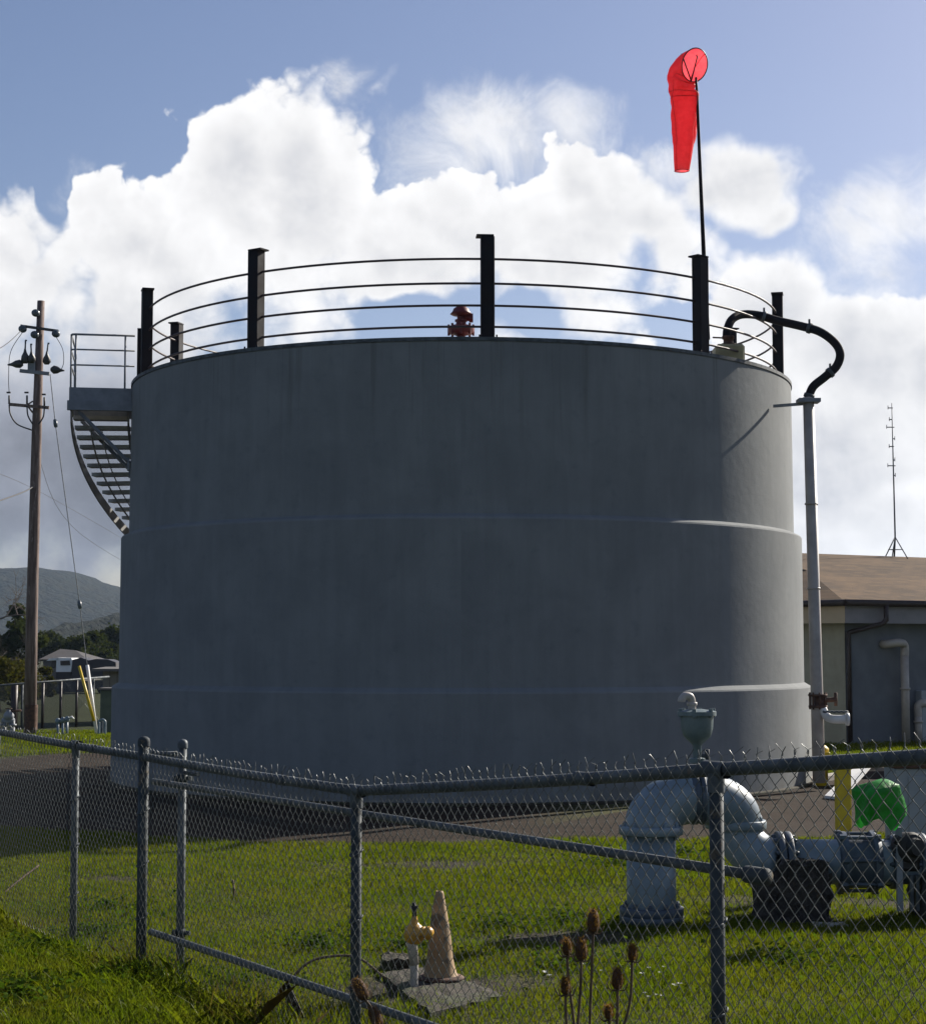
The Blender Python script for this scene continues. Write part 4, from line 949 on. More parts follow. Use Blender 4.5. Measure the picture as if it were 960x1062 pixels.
for (py, l, r_) in ((423, -4, 1), (443, -6, 2), (463, -4, 1), (483, -6, 2), (435, -3, 0), (455, 2, 0), (477, 1.5, 0), (493, 1.5, 0)):
    mb = MB(); x0 = 924.5+(py-420)*.03; mb.cyl(P(x0+l, py, Ya), P(x0+r_, py, Ya), .012, 6); mb.cyl(P(x0+l, py-2.5, Ya), P(x0+l, py+1.5, Ya), .008, 5); mb.build('antenna_element', 'galvanized', an)

# ------------------------------------------------------------------ utility pole, guys, wires
YP = 41.5; UPX = YP/F
up = empty('utility_pole', P(31, 757, YP), 'tall weathered wooden utility pole with insulators and cutouts, left of the tank', 'utility pole')
bz = P(31, 762, YP); mb = MB(); mb.tube([bz-Vector((0, 0, .3)), P(33, 640, YP), P(38, 450, YP), P(42.5, 312, YP)], [.145, .135, .115, .085], 14); mb.build('shaft', 'pole_wood', up)
mb = MB(); mb.tube([P(31.6, 757, YP-.02), P(32.2, 731, YP-.02)], .155, 14, cap=False); mb.build('base_band', 'rust', up)
mb = MB(); mb.box(P(41, 340.5, YP-.12), (40*UPX, .06, .06), Matrix.Rotation(R(8), 3, 'Y')); mb.build('crossarm', 'transformer', up)
for (px, py) in ((37, 324.5), (23.5, 341), (36, 347), (58, 346)):
    q = P(px, py, YP-.18); mb = MB(); mb.lathe([(0, -.06), (.05, -.06), (.085, -.03), (.10, .0), (.085, .035), (.06, .06), (0, .075)], q, (.3, -.9, .25), 14); mb.build('insulator', 'insulator', up)
mb = MB(); mb.box(P(36, 386, YP-.15), (50*UPX*.62, .07, .08), Matrix.Rotation(R(6), 3, 'Y')); mb.box(P(33, 378, YP-.12), (.16, .14, .36)); mb.build('cutout_arm', 'grey_paint', up)
for (a, b) in (((26, 377), (26, 364)), ((48.5, 378), (48.5, 367)), ((24, 377), (11, 378)), ((53, 383), (64, 384)), ((33, 376), (32.5, 366))):
    pa, pb_ = P(*a, YP-.2), P(*b, YP-.25); mb = MB(); d = pb_-pa
    mb.tube([pa, pa+d*.25, pa+d*.6, pa+d*.9, pa+d*1.25], [.05, .10, .085, .04, .015], 10); mb.build('cutout', 'transformer', up)
for (a, b) in (((26, 364), (26.5, 353)), ((48.5, 367), (50, 356)), ((32.5, 366), (32, 357))):
    mb = MB(); mb.cyl(P(*a, YP-.22), P(*b, YP-.22), .018, 6); mb.cyl(P(b[0]-.6, b[1], YP-.22), P(b[0]+1.4, b[1], YP-.22), .02, 6); mb.build('fuse_link', 'galvanized', up)
mb = MB(); mb.box(P(30, 421, YP-.15), (42*UPX, .05, .07), Matrix.Rotation(R(5), 3, 'Y')); mb.tube([P(28, 420, YP-.15), P(34, 428, YP-.1)], .02, 6); mb.tube([P(28, 420, YP-.15), P(34, 416, YP-.1)], .02, 6); mb.build('lower_crossarm', 'pole_wood', up)
for (px, py) in ((9.5, 419), (28, 419), (46, 421)):
    mb = MB(); mb.tube([P(px, py, YP-.15), P(px, py-9, YP-.15)], .022, 6); mb.box(P(px-.5, py-12, YP-.15), (.09, .05, .035)); mb.build('terminator', 'cable', up)
for pts in ([(9.5, 420), (11, 430), (18, 440), (33, 446)], [(28, 421), (29, 431), (34, 440)], [(46, 422), (45, 432), (40, 440)]):
    mb = MB(); mb.tube(spline([P(a, b, YP-.17) for a, b in pts], 5), .017, 6); mb.build('drop_cable', 'cable', up)
gy = empty('guy_wire', P(101, 768, YP-1), 'thin steel guy wire slanting down from the pole to a white guard by the tank', 'guy wire')
ga = P(101, 768, YP-2.2); gt_ = P(52, 388, YP-.1)
mb = MB(); mb.tube([gt_, P(57.5, 440, YP-.4), P(83, 630, YP-1.5), P(90, 688, YP-1.9), ga], .010, 6); mb.build('wire', 'galvanized', gy)
for (px, py, Y) in ((57.5, 439, YP-.4), (82.5, 627, YP-1.5)):
    q = P(px, py, Y); mb = MB(); mb.lathe([(0, -.10), (.04, -.09), (.05, 0), (.04, .09), (0, .10)], q, gt_-ga, 10); mb.build('strain_insulator', 'insulator', gy)
mb = MB(); mb.tube([P(90.5, 690, YP-1.9), P(101, 768, YP-2.2)], .038, 8); mb.build('white_guard', 'white_paint', gy)
mb = MB(); mb.tube([P(82, 691, YP-2.1), P(97.5, 748, YP-2.3)], .032, 8); mb.build('yellow_guard', 'yellow_paint', gy)
def wire(label, pts, r=.009):
    mb = MB(); mb.tube(spline(pts, 8), r, 5); mb.build('overhead_wire', 'cable', None, label, 'wire', 'overhead power wires', origin=pts[0])
wire('thin overhead wire from the upper left insulator of the pole towards the left edge', [P(22, 343, YP-.2), P(-10, 366, YP-10), P(-160, 400, YP-24)], .009)
wire('heavier dark wire with a dead-end clamp meeting the pole at mid height', [P(34, 505, YP), P(20, 512, YP-3), P(-60, 540, YP-14)], .016)
wire('thin overhead wire running down to the right behind the tank', [P(38, 470, YP), P(85, 555, YP+18), P(180, 610, YP+60)], .006)
wire('lowest thin overhead wire running from the left edge to the hills', [P(-30, 480, YP-4), P(60, 520, YP+20), P(180, 590, YP+60)], .006)
wire('faint looping jumper wire from the left insulator down to the left cutout of the pole', [P(23, 345, YP-.2), P(11, 365, YP-.4), P(9, 392, YP-.4), P(9.5, 407, YP-.2)], .008)
wire('faint jumper wire from the right insulator down to the right cutout of the pole', [P(58, 349, YP-.2), P(65, 362, YP-.4), P(66, 376, YP-.4), P(63, 384, YP-.25)], .008)

# ------------------------------------------------------------------ things behind, at the left
yf = 45.5; bf = empty('back_fence', P(20, 755, yf), 'distant chain-link fence with a pale top rail behind the utility pole', 'fence')
bx0, bx1 = P(-60, 715, yf), P(113, 702, yf+3)
mb = MB(); mb.tube([bx0, P(0, 711, yf), P(57, 706.5, yf+1.4), bx1], .028, 8); mb.build('top_rail', 'galvanized', bf)
for (px, wd) in ((-30, .03), (12.5, .09), (20.5, .03), (42, .04), (61, .035), (78, .035), (96, .03)):
    f = (px+60)/173; q = bx0.lerp(bx1, f); mb = MB(); mb.tube([Vector((q.x, q.y, -.6)), q], wd, 8); mb.build('post', 'gutter_brown' if wd > .033 else 'galvanized', bf)
mb = MB(); n_ = 150
for i in range(n_):
    f = i/n_; a = bx0.lerp(bx1, f); ln = (bx1-bx0).length; st = (a.z+.45)/ln
    for sgn in (1, -1):
        f2 = f+sgn*st
        if 0 <= f2 <= 1: b = bx0.lerp(bx1, f2); mb.tube([a+Vector((0, .03, 0)), Vector((b.x, b.y+.03, -.45))], .003, 3, cap=False)
mb.build('mesh', 'wire', bf)
sh = empty('shed', P(115, 750, 50), 'beige board-walled shed half hidden behind the left edge of the tank', 'shed')
a, b = P(103, 694, 49.5), P(150, 690, 50.5); wz = a.z
def boards():
    m, t, b = newmat('board_wall'); p = coords(t); s_ = t.new('ShaderNodeSeparateXYZ'); t.l.new(p, s_.inputs[0])
    fr = t.m('ABSOLUTE', t.m('SUBTRACT', t.m('FRACT', t.m('MULTIPLY', s_.outputs[0], 5)), .5))
    col = t.mix(t.ss(fr, .06, .02), t.mix(t.noise(p, 3, 4), (.24, .215, .175), (.19, .17, .14)), (.08, .07, .06)); t.put(b.inputs['Base Color'], col); b.inputs['Roughness'].default_value = .85
boards()
mb = MB(); mb.prism([Vector((a.x+.1, a.y, -.6)), Vector((b.x, a.y, -.6)), Vector((b.x, a.y+3, -.6)), Vector((a.x+.1, a.y+3, -.6))], (0, 0, wz+.55)); mb.build('wall', 'board_wall', sh)
mb = MB(); mb.prism([Vector((a.x-.15, a.y-.3, wz-.06)), Vector((b.x, a.y-.3, wz-.06)), Vector((b.x, a.y+1.6, wz-.02)), Vector((a.x-.15, a.y+1.6, wz-.02))], (0, 0, .07)); mb.prism([Vector((a.x-.15, a.y+1.6, wz-.02)), Vector((b.x, a.y+1.6, wz-.02)), Vector((b.x, a.y+3.3, wz-.06)), Vector((a.x-.15, a.y+3.3, wz-.06))], (0, 0, .07)); mb.build('roof', 'far_wall', sh)
gbx = empty('utility_box', P(112, 757, 44), 'dark green metal utility box beside the left edge of the tank', 'box')
a, b = P(104, 716, 44), P(140, 716, 44); mb = MB(); mb.box(((a.x+b.x)/2, 44.4, (a.z-.5)/2), (b.x-a.x, .8, a.z+.5), bev=.02); mb.build('case', 'green_box', gbx); mb = MB(); mb.box(((a.x+b.x)/2, 44.4, a.z+.03), (b.x-a.x+.08, .9, .05)); mb.build('lid', 'far_wall', gbx)
hp = empty('hoop_rail', P(105, 772, 38), 'pale blue pipe hoop in the grass by the white guy guard', 'hoop')
mb = MB(); mb.tube(spline([P(102.5, 775, 38), P(102.5, 752, 38), P(103, 748, 38), P(106, 746.5, 38), P(108.5, 748, 38), P(109, 752, 38), P(108.5, 775, 38)], 4), .028, 8); mb.build('hoop', 'pipe_paint', hp); mb = MB(); mb.box(P(104.5, 757, 38.1), (.09, .03, .36)); mb.build('panel', 'pipe_paint_dark', hp)
for i, (px, py, lb) in enumerate(((60, 747, 'leftmost of three pale blue valve stubs in the grass beyond the fence'), (65, 746, 'slim middle stub of three pale blue valve stubs beyond the fence'), (69.5, 745, 'valve stub with a crooked top, nearest the guy guards'))):
    vs_ = empty('valve_stub', P(px, 765, 38), lb, 'valve', 'pale valve stubs in the grass'); mb = MB(); mb.tube([P(px, 768, 38), P(px, py+3, 38)], .026, 8); mb.build('pipe', 'pipe_paint', vs_)
    mb = MB(); q = P(px, py+1, 38); mb.lathe([(.02, -.06), (.055, -.04), (.06, .0), (.04, .05), (0, .07)], q, (.3*i, -.2, 1), 10); mb.build('cap', 'pipe_paint', vs_)
    if i == 2: mb = MB(); mb.tube([q, q+Vector((.10, 0, .05)), q+Vector((.14, 0, .0))], .022, 6); mb.build('spout', 'white_paint', vs_)
bf2 = empty('backflow_assembly', P(9, 772, 36), 'dark backflow valve assembly of pipes at the far left edge behind the fence', 'valve')
for px in (4, 13):
    mb = MB(); mb.tube([P(px, 778, 36), P(px, 748, 36)], .045, 10); mb.lathe([(.045, -.02), (.08, -.02), (.08, .02), (.045, .02)], P(px, 752, 36), n=10); mb.build('riser', 'grey_paint', bf2)
mb = MB(); mb.tube([P(2, 748, 36), P(15, 748, 36)], .06, 10); mb.lathe([(.03, 0), (.10, .02), (.11, .10), (.07, .16), (.03, .2), (.03, .24)], P(9, 747, 36), n=12); mb.build('body', 'grey_paint', bf2)
mb = MB(); mb.cyl(P(9, 738, 36), P(22, 737, 36), .022, 8); mb.lathe([(.06, -.01), (.075, 0), (.06, .01)], P(9, 735, 36), n=12); mb.build('handwheel', 'rust', bf2)
# parked pickup beyond the fence
YT = 86.0; tr = empty('pickup_truck', P(80, 716, YT), 'pickup truck with white cab and dark covered bed parked beyond the far fence', 'truck')
gz0 = -.38; q = lambda px, py, dy=0: P(px, py, YT+dy)
k = YT/F
def side(poly, depth, name, mat, dy=0, par=tr):
    mb = MB(); mb.prism([P(a, b, YT+dy) for a, b in poly], (0, depth, 0)); return mb.build(name, mat, par)
cabo = side([(58, 697), (58.5, 684), (60.5, 682.3), (74, 682.5), (75, 686), (73.5, 697)], 1.6, 'cab', 'truck_white')
side([(62.5, 685.5), (72.3, 685), (72.8, 690), (62.8, 690.3)], .05, 'side_window', 'dark_glass', -.03, cabo)
mb = MB(); mb.prism([q(48, 685.5), q(51, 683.2), q(60.5, 682.2), q(60.3, 684.5)], (0, 1.6, 0)); mb.build('visor', 'truck_white', cabo)
mb = MB(); mb.prism([q(52.5, 693, .05), q(54, 685.5, .05), q(58.4, 685.0, .05), q(58, 693.5, .05)], (0, 1.5, 0)); mb.build('windscreen', 'dark_glass', cabo)
side([(51, 712), (52, 694), (58, 692.5), (58.1, 712)], 1.55, 'bonnet', 'far_wall', .02)
side([(58, 712), (58, 697), (73.5, 697), (74, 712)], 1.5, 'door', 'far_roof', .05)
side([(74, 704), (75, 684.5), (84, 682), (92, 685), (100, 683.5), (112, 684), (120, 687), (121, 704)], 1.6, 'covered_bed', 'truck_dark', .0)
side([(53, 718), (54, 708), (121, 705), (121, 714), (86, 715), (84, 718)], 1.5, 'chassis', 'truck_dark', .08)
for px in (61, 108):
    mb = MB(); c = P(px, 714, YT-.02); mb.lathe([(0, -.1), (.28, -.1), (.33, -.06), (.33, .1), (0, .1)], c, (0, 1, 0), 18); wh = mb.build('wheel', 'rubber', tr); mb = MB(); mb.lathe([(0, 0), (.17, 0), (.18, .02)], c-Vector((0, .11, 0)), (0, 1, 0), 14); mb.build('hub', 'galvanized', wh)
# house roof far off
YH = 122; hs = empty('far_house', P(65, 697, YH), 'distant low house with a grey hip roof behind the white truck', 'house')
mb = MB(); a, b = P(40, 684, YH), P(91, 684, YH); zt2_ = P(60, 673, YH).z; ez = a.z
mb.add([a, b, b+Vector((0, 6, 0)), a+Vector((0, 6, 0)), Vector((a.x+.8, YH+3, zt2_)), Vector((b.x-1.5, YH+3, zt2_-.1))], [(0, 1, 5, 4), (2, 3, 4, 5), (0, 4, 3), (1, 2, 5), (0, 3, 2, 1)]); mb.build('roof', 'far_roof', hs)
mb = MB(); mb.box(((a.x+b.x)/2, YH+3, (ez-.5)/2-.01), (b.x-a.x-.5, 5.4, ez+.5)); mb.build('wall', 'far_wall', hs)
mb = MB(); mb.box((a.x+1.7, YH+.27, ez-.55), (.9, .06, .6)); mb.build('window', 'dark_glass', hs)

# trees and bushes
def tree(name, label, px, py_base, Y, h, wd, mat, n=2600, leaf=.16, group=None, trunk=True, cat='tree', bare=False, lobes=9, seed=0, flat=1.0):
    rng = np.random.default_rng(seed); b = P(px, py_base, Y); g_ = tz(b.x, b.y); b = Vector((b.x, Y, g_))
    root = empty(name, b, label, cat, group)
    mb = MB()
    def limb(p, d, L, r, lev):
        pts = [p]; dd = d.copy()
        for i in range(4):
            dd = (dd+Vector(rng.normal(0, .16, 3))).normalized(); pts.append(pts[-1]+dd*L/4)
        mb.tube(pts, [r*(1-.16*i) for i in range(5)], 5 if lev else 8, cap=False)
        if lev < (4 if bare else 2):
            for i in range(3 if not bare else 4):
                q = pts[rng.integers(2, 5)]; nd = (dd*.7+Vector(rng.normal(0, .6, 3))+Vector((0, 0, .25))).normalized(); limb(q, nd, L*.62, r*.5, lev+1)
    if trunk: limb(b-Vector((0, 0, .2)), Vector((0, 0, 1)), h*(.55 if not bare else .45), h*(.022 if not bare else .014), 0); mb.build('trunk', 'bark', root)
    if bare: return
    C = []
    for i in range(lobes):
        a = rng.uniform(0, 2*math.pi); rr = wd/2*math.sqrt(rng.uniform(0, .75)); zc = h*rng.uniform(.30 if trunk else .15, .9)
        taper = 1-.55*max(0, zc/h-.45)
        C.append((math.cos(a)*rr*taper, math.sin(a)*rr*taper, zc, wd*rng.uniform(.14, .27)))
    C.append((0, 0, h*.9, wd*.14))
    N = n; ci = rng.integers(0, len(C), N); cc = np.array(C)[ci]
    d = rng.normal(0, 1, (N, 3)); d /= np.linalg.norm(d, axis=1)[:, None]; rad = cc[:, 3]*rng.uniform(.35, 1.12, N)
    pos = cc[:, :3]+d*rad[:, None]*np.array([1, 1, .75*flat]); pos[:, 2] = np.clip(pos[:, 2], .05, None)
    u = rng.normal(0, 1, (N, 3)); u /= np.linalg.norm(u, axis=1)[:, None]; v_ = np.cross(u, rng.normal(0, 1, (N, 3))); v_ /= np.linalg.norm(v_, axis=1)[:, None]
    sz = leaf*rng.uniform(.5, 1.3, N)[:, None]
    tri = np.stack([pos-u*sz*.5, pos+v_*sz*.45, pos+u*sz*.6, pos-v_*sz*.4], 1).reshape(-1, 3)
    me = raw_mesh('crown', tri, None, 4, mat); o = bpy.data.objects.new('crown' if cat == 'tree' else 'foliage', me); COL.objects.link(o); o.parent = root
    ORI[o.name] = b
tree('conifer_tree', 'layered dark tree left of the utility pole above brown bushes', 16, 705, 95, 4.6, 3.4, 'far_leaf', 2600, .28, lobes=12, seed=11, group='trees along the far boundary')
tree('bare_tree', 'leafless thin-twigged tree at the left edge of the photo', -9, 720, 80, 7.2, 4, 'far_leaf', bare=True, seed=5)
tree('round_tree', 'small dark rounded tree just right of the utility pole by the grey roof', 49, 690, 150, 3.6, 4.6, 'far_leaf', 1800, .3, lobes=8, seed=13, group='trees along the far boundary')
for i, (px, top, wd, lb) in enumerate(((86, 662, 3.2, 'leftmost dark tree of the row above the black truck bed'), (96, 659, 3.4, 'dense middle tree of the dark row left of the tank'), (106, 662, 3.0, 'lower dark tree between two taller ones left of the tank'), (115, 655, 3.6, 'tallest dark tree of the row at the edge of the tank'), (127, 658, 3.6, 'dark tree mostly hidden behind the left edge of the tank'))):
    Y = 140+i*3; tree('dark_tree', lb, px, 695, Y, (702-top)*Y/F+.3, wd, 'far_leaf', 2400, .26, lobes=10, seed=20+i, group='trees along the far boundary')
for i, (px, Y, h, wd, lb) in enumerate(((3, 60, 1.75, 2.4, 'brown-olive bush at the left edge behind the far fence'), (20, 62, 1.6, 2.2, 'brown-olive bush just left of the pole behind the far fence'), (44, 63, 1.5, .9, 'brown-olive bush between the pole and the white truck'))):
    tree('bush', lb, px, 720, Y, h, wd, 'bush_leaf', 2600, .11, cat='bush', trunk=True, lobes=9, seed=40+i, group='bushes behind the far fence')

# ------------------------------------------------------------------ grass
def keep_mask(x, y):
    rt = np.hypot(x-TC.x, y-TC.y)+hsh(x*1.3, y*1.3)*.16
    kd = (x-KA.x)*KN.x+(y-KA.y)*KN.y
    ok = (rt > 8.2) | ((kd > .12) & (x > 2))
    road = (x > 2.2) & (y > 15.8+hsh(x, y)*.15) & (kd < .12)
    roadl = (x < -4) & (y > 17.2) & (y < 28)
    ok &= ~(road) & ~(roadl)
    ok &= rt > 4.8
    return ok
def blades(n, xr, yr, h, wdt, ok, seed, clump=0.0, spread=.35, hvar=.5):
    rng = np.random.default_rng(seed); x = rng.uniform(*xr, n); y = rng.uniform(*yr, n)
    m = keep_mask(x, y) & ok(x, y, rng)
    x, y = x[m], y[m]
    fx = np.abs(x) < y*.27+.95                     # only where the picture (and a step aside) can look
    x, y = x[fx], y[fx]; n = len(x); z = terr(x, y)-.006
    big = (np.sin(x*2.3+1.1*np.sin(y*1.9))*np.sin(y*2.9+.8*np.sin(x*3.1))+hsh(x*2.2, y*2.2)*.4)
    hh = h*(1+hvar*rng.normal(0, .5, n).clip(-1, 1.6))*(1+.30*big.clip(-1.4, 1.4)); hh = hh.clip(h*.25, None)
    a = rng.uniform(0, 2*np.pi, n); ld = rng.uniform(0, 2*np.pi, n); le = hh*rng.uniform(.1, 1.0, n)*spread*2
    wx, wy = np.cos(a)*wdt/2, np.sin(a)*wdt/2
    p0 = np.stack([x-wx, y-wy, z], 1); p1 = np.stack([x+wx, y+wy, z], 1)
    mx_, my_ = x+np.cos(ld)*le*.4, y+np.sin(ld)*le*.4
    p2 = np.stack([mx_+wx*.7, my_+wy*.7, z+hh*.62], 1); p3 = np.stack([mx_-wx*.7, my_-wy*.7, z+hh*.62], 1)
    tp = np.stack([x+np.cos(ld)*le, y+np.sin(ld)*le, z+hh], 1)
    q = np.stack([p0, p1, p2, tp, p3], 1).reshape(-1, 3); return q
def in_bare(x, y, rng):
    b = np.zeros_like(x)
    for (c, rx, ry) in BARE: b = np.maximum(b, sstep(np.hypot((x-c.x)/rx, (y-c.y)/ry)+.42*hsh(x*4, y*4), 1.25, .45))
    return rng.uniform(0, 1, len(x)) > b*.93
qs = [blades(300000, (-4.9, 5.2), (7.2, 12.5), .036, .0055, in_bare, 1), blades(225000, (-5.7, 5.9), (12.5, 17.5), .036, .008, in_bare, 2),
      blades(60000, (2.5, 10), (19.5, 33), .05, .012, in_bare, 3), blades(70000, (-14, -4), (28, 46), .05, .018, in_bare, 4)]
me = raw_mesh('grass', np.concatenate(qs), None, 5, 'grass_blade'); o = bpy.data.objects.new('grass', me); COL.objects.link(o)
setp(o, 'short sunlit yellow-green lawn around the tank and pipes', 'grass', kind='stuff')
fside = lambda x, y, rng: (((x-FA.x)*FN.x+(y-FA.y)*FN.y) < -.02) & (rng.uniform(0, 1, len(x)) < sstep(hsh(x*2.5, y*2.5), -1.6, .2))
near = [blades(260000, (-4.2, 2.4), (4.6, 14), .052, .006, fside, 5, spread=.6, hvar=.8)]
fline = lambda x, y, rng: np.abs((x-FA.x)*FN.x+(y-FA.y)*FN.y+.02) < .10
near.append(blades(160000, (-4.2, 2.0), (5, 14), .075, .006, fline, 6, spread=.5, hvar=.9))
me = raw_mesh('verge_grass', np.concatenate(near), None, 5, 'grass_blade'); o = bpy.data.objects.new('verge_grass', me); COL.objects.link(o)
setp(o, 'longer rough grass on the verge in front of the fence', 'grass', kind='stuff')
fl2 = lambda x, y, rng: (np.abs((x-FA.x)*FN.x+(y-FA.y)*FN.y+.05) < .16) & (hsh(x*3.3, y*2.7) > .35)
me = raw_mesh('dry_grass', blades(40000, (-4.2, 2.0), (5, 14), .10, .005, fl2, 8, spread=.7, hvar=.9), None, 5, 'dry_grass'); o = bpy.data.objects.new('dry_grass', me); COL.objects.link(o)
setp(o, 'dry straw-coloured grass tangled along the foot of the fence', 'dry grass', kind='stuff')
# broad-leaved weeds in patches of the lawn and verge
rng = np.random.default_rng(77); W = []
spots = [(G(590, 955), .5), (G(520, 962), .35), (G(40, 985), .5), (G(150, 1015), .35), (G(240, 1030), .4), (G(590, 1005), .5), (G(640, 900), .5), (G(430, 985), .35), (G(90, 970), .35), (G(20, 1040), .4), (G(820, 1000), .5), (G(330, 985), .3), (G(700, 890), .6), (G(110, 945), .5)]
for c, rad in spots:
    for i in range(420):
        a = rng.uniform(0, 2*np.pi); r_ = rad*abs(rng.normal(0, .55)); x, y = c.x+math.cos(a)*r_, c.y+math.sin(a)*r_*1.3
        z = tz(x, y)+rng.uniform(.01, .075); s_ = rng.uniform(.018, .04); u = Vector(rng.normal(0, 1, 3)); u.z *= .5; u.normalize(); v_ = u.cross(Vector((rng.normal(0, .5), rng.normal(0, .5), 1))).normalized()
        p = Vector((x, y, z)); W += [p-u*s_*.5, p+v_*s_*.38, p+u*s_*.6, p-v_*s_*.38]
me = raw_mesh('weeds', np.array([tuple(v) for v in W]), None, 4, 'weed_leaf'); o = bpy.data.objects.new('weeds', me); COL.objects.link(o); setp(o, 'low broad-leaved weeds in patches through the lawn', 'weeds', kind='stuff')
fl = MB()
for (px, py) in ((606, 1012), (623, 1019), (638, 1018), (657, 1017), (675, 1016), (690, 1015), (666, 1022), (700, 1034), (704, 1033), (668, 1043), (679, 1045), (685, 1046), (674, 1047), (566, 1020), (571, 1024), (565, 1021), (700, 1035), (686, 1021)):
    c = G(px+random.uniform(-2, 2), py)+Vector((0, 0, .055)); r_ = random.uniform(.007, .013)
    for i in range(6):
        a = i*math.pi/3; fl.add([c, c+Vector((math.cos(a-.4)*r_, math.sin(a-.4)*r_, .004)), c+Vector((math.cos(a)*r_*1.3, math.sin(a)*r_*1.3, .006)), c+Vector((math.cos(a+.4)*r_, math.sin(a+.4)*r_, .004))], [(0, 1, 2, 3)])
fl.build('lawn_daisies', 'petal_white', None, 'tiny white flowers scattered in the lawn near the teasels', 'flowers', kind='stuff')

# ------------------------------------------------------------------ teasels, bramble, leaf
def teasel(heads, label, root_px, Y):
    zr = P(root_px, 1062, Y); gx = zr.x; g_ = tz(gx, Y)
    root = empty('teasel', (gx, Y, g_), label, 'teasel', 'dry teasels in front of the fence')
    base = Vector((gx, Y, g_-.03)); rg = random.Random(int(root_px*7))
    mid = None
    for k, (px, py, h) in enumerate(heads):
        c = P(px, py, Y+k*.03); L = h*Y/F
        d = ((c-base).normalized()*.35+Vector((0, 0, 1))+Vector((rg.uniform(-.08, .08), 0, 0))).normalized()
        if px < 400: d = (d+Vector((-.45, 0, 0))).normalized()
        foot = c-d*L*.5
        if k == 0: pts = spline([base, base.lerp(foot, .5)+Vector((rg.uniform(-.02, .02), 0, 0)), foot-d*.06, foot], 6); mid = pts[len(pts)//2]
        else: pts = spline([mid, mid.lerp(foot, .6)+Vector((.01, 0, -.02)), foot], 6)
        mb = MB(); mb.tube(pts, .0038, 6); mb.build('stem', 'stem_brown', root)
        mb = MB(); pr = [(0, 0), (.30, .04), (.43, .2), (.46, .45), (.40, .7), (.26, .9), (0, 1)]; wd = L*.46
        mb.lathe([(r_*wd/.46*.5*1.15, z*L) for r_, z in pr], foot, d, 14); hd_ = mb.build('seed_head', 'teasel_brown', root)
        mb = MB(); u, v_ = frame(d)
        for i in range(300):                                     # bristles
            f = rg.uniform(.04, .98); a = rg.uniform(0, 6.283); rr = np.interp(f, [0, .04, .2, .45, .7, .9, 1], [0, .30, .43, .46, .40, .26, 0])*wd/.46*.575
            n_ = u*math.cos(a)+v_*math.sin(a); p = foot+d*f*L+n_*rr; tip_ = p+(n_*.8+d*.6).normalized()*rg.uniform(.008, .016); sd_ = n_.cross(d)*.0012
            mb.add([p-sd_, p+sd_, tip_], [(0, 1, 2)])
        mb.build('bristles', 'teasel_bristle', hd_)
        mb = MB()
        for i in range(6):
            a = i*1.05+rg.uniform(-.2, .2); n_ = u*math.cos(a)+v_*math.sin(a); mb.tube(spline([foot, foot+n_*.018-d*.002, foot+n_*.028+d*.018], 3), [.0016]*6+[.0006], 4)
        mb.build('bract', 'stem_brown', root)
TY = 4.7
teasel([(615, 955, 24)], 'tallest brown teasel of the clump, its head in front of the blue riser', 622, TY)
teasel([(602.5, 984, 23)], 'plump teasel on a straight upright stem, second tallest of the clump', 603, TY-.05)
teasel([(588, 982, 18)], 'small teasel head leaning left at the edge of the clump', 604, TY+.06)
teasel([(586, 1023, 17)], 'short teasel at the lower left of the clump', 587, TY-.1)
teasel([(640, 1015, 22), (655.5, 988, 17)], 'forked teasel with two heads at the right of the clump', 641, TY)
teasel([(631, 1050, 15)], 'lowest teasel head at the bottom of the photo', 632, TY-.1)
teasel([(374, 1026, 24), (389, 1055, 24)], 'pair of leaning teasel heads in front of the fence post', 398, 5.2)
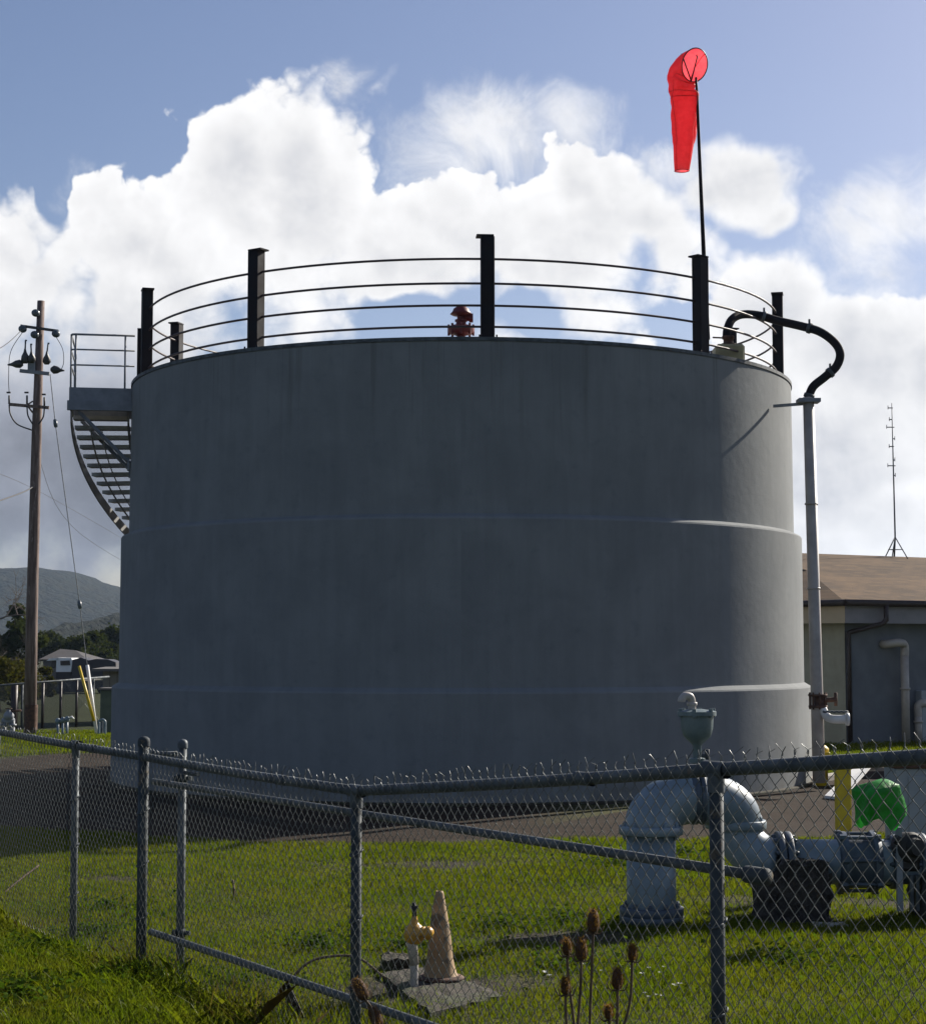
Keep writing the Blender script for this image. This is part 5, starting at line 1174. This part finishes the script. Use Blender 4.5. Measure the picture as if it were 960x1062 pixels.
mb = MB(); mb.tube(spline([P(268, 1062, 8.3), P(290, 1030, 8.35), P(318, 1000, 8.4), P(345, 992, 8.4), P(372, 994, 8.35), P(396, 1012, 8.3), P(404, 1016, 8.3)], 6), .006, 6); mb.tube(spline([P(275, 1062, 8.3), P(284, 1044, 8.3), P(294, 1034, 8.35)], 5), .004, 5); mb.build('bramble_stem', 'stem_brown', None, 'bare arching bramble stem crossing behind the fence near the post', 'stem', origin=P(290, 1040, 8.35))
mb = MB(); lp = [P(298, 1017, 8.2), P(305, 1032, 8.15), P(313, 1050, 8.15), P(316, 1056, 8.2), P(306, 1058, 8.22), P(298, 1054, 8.22), P(296, 1036, 8.22)]
mb.prism(lp, (.0, .012, 0)); mb.tube([lp[0], P(305, 1056, 8.18)], .006, 5); mb.build('dead_leaf', 'dark_block', None, 'dark drooping dead leaf hanging low behind the fence left of the post', 'leaf', origin=lp[0])
mb = MB(); mb.tube(spline([P(0, 930, 12.2), P(20, 913, 12.4), P(40, 898, 12.6)], 5), .008, 5); mb.build('dry_stalk', 'stem_brown', None, 'dark dry stalk leaning in the grass behind the fence at the left edge', 'stem', origin=P(20, 915, 12.4))
mb = MB(); mb.tube(spline([G(241, 935), G(241, 935)+Vector((.01, 0, .06)), G(241, 935)+Vector((0, 0, .14))], 4), [.004]*4+[.008]*5, 5); mb.build('dock_stalk', 'stem_brown', None, 'small upright brown dock stalk in the lawn behind the gate', 'stem', origin=G(241, 935))

# ------------------------------------------------------------------ air
hz = MB(); hz.box((0, 850, 55), (3900, 2300, 116)); h_ = hz.build('haze', 'concrete', None, kind='stuff')
h_.data.materials.clear(); hm = bpy.data.materials.new('haze_air'); hm.use_nodes = True; ht = NT(hm.node_tree); ht.n.clear()
ho = ht.new('ShaderNodeOutputMaterial'); pv = ht.new('ShaderNodeVolumePrincipled'); pv.inputs['Color'].default_value = (.52, .70, 1, 1); pv.inputs['Density'].default_value = 1.05e-4; pv.inputs['Anisotropy'].default_value = .3
ht.l.new(pv.outputs[0], ho.inputs['Volume']); h_.data.materials.append(hm)
setp(h_, 'thin pale haze over the hills', 'haze')
scene.cycles.volume_bounces = 0; scene.cycles.max_bounces = 8; scene.cycles.use_denoising = True
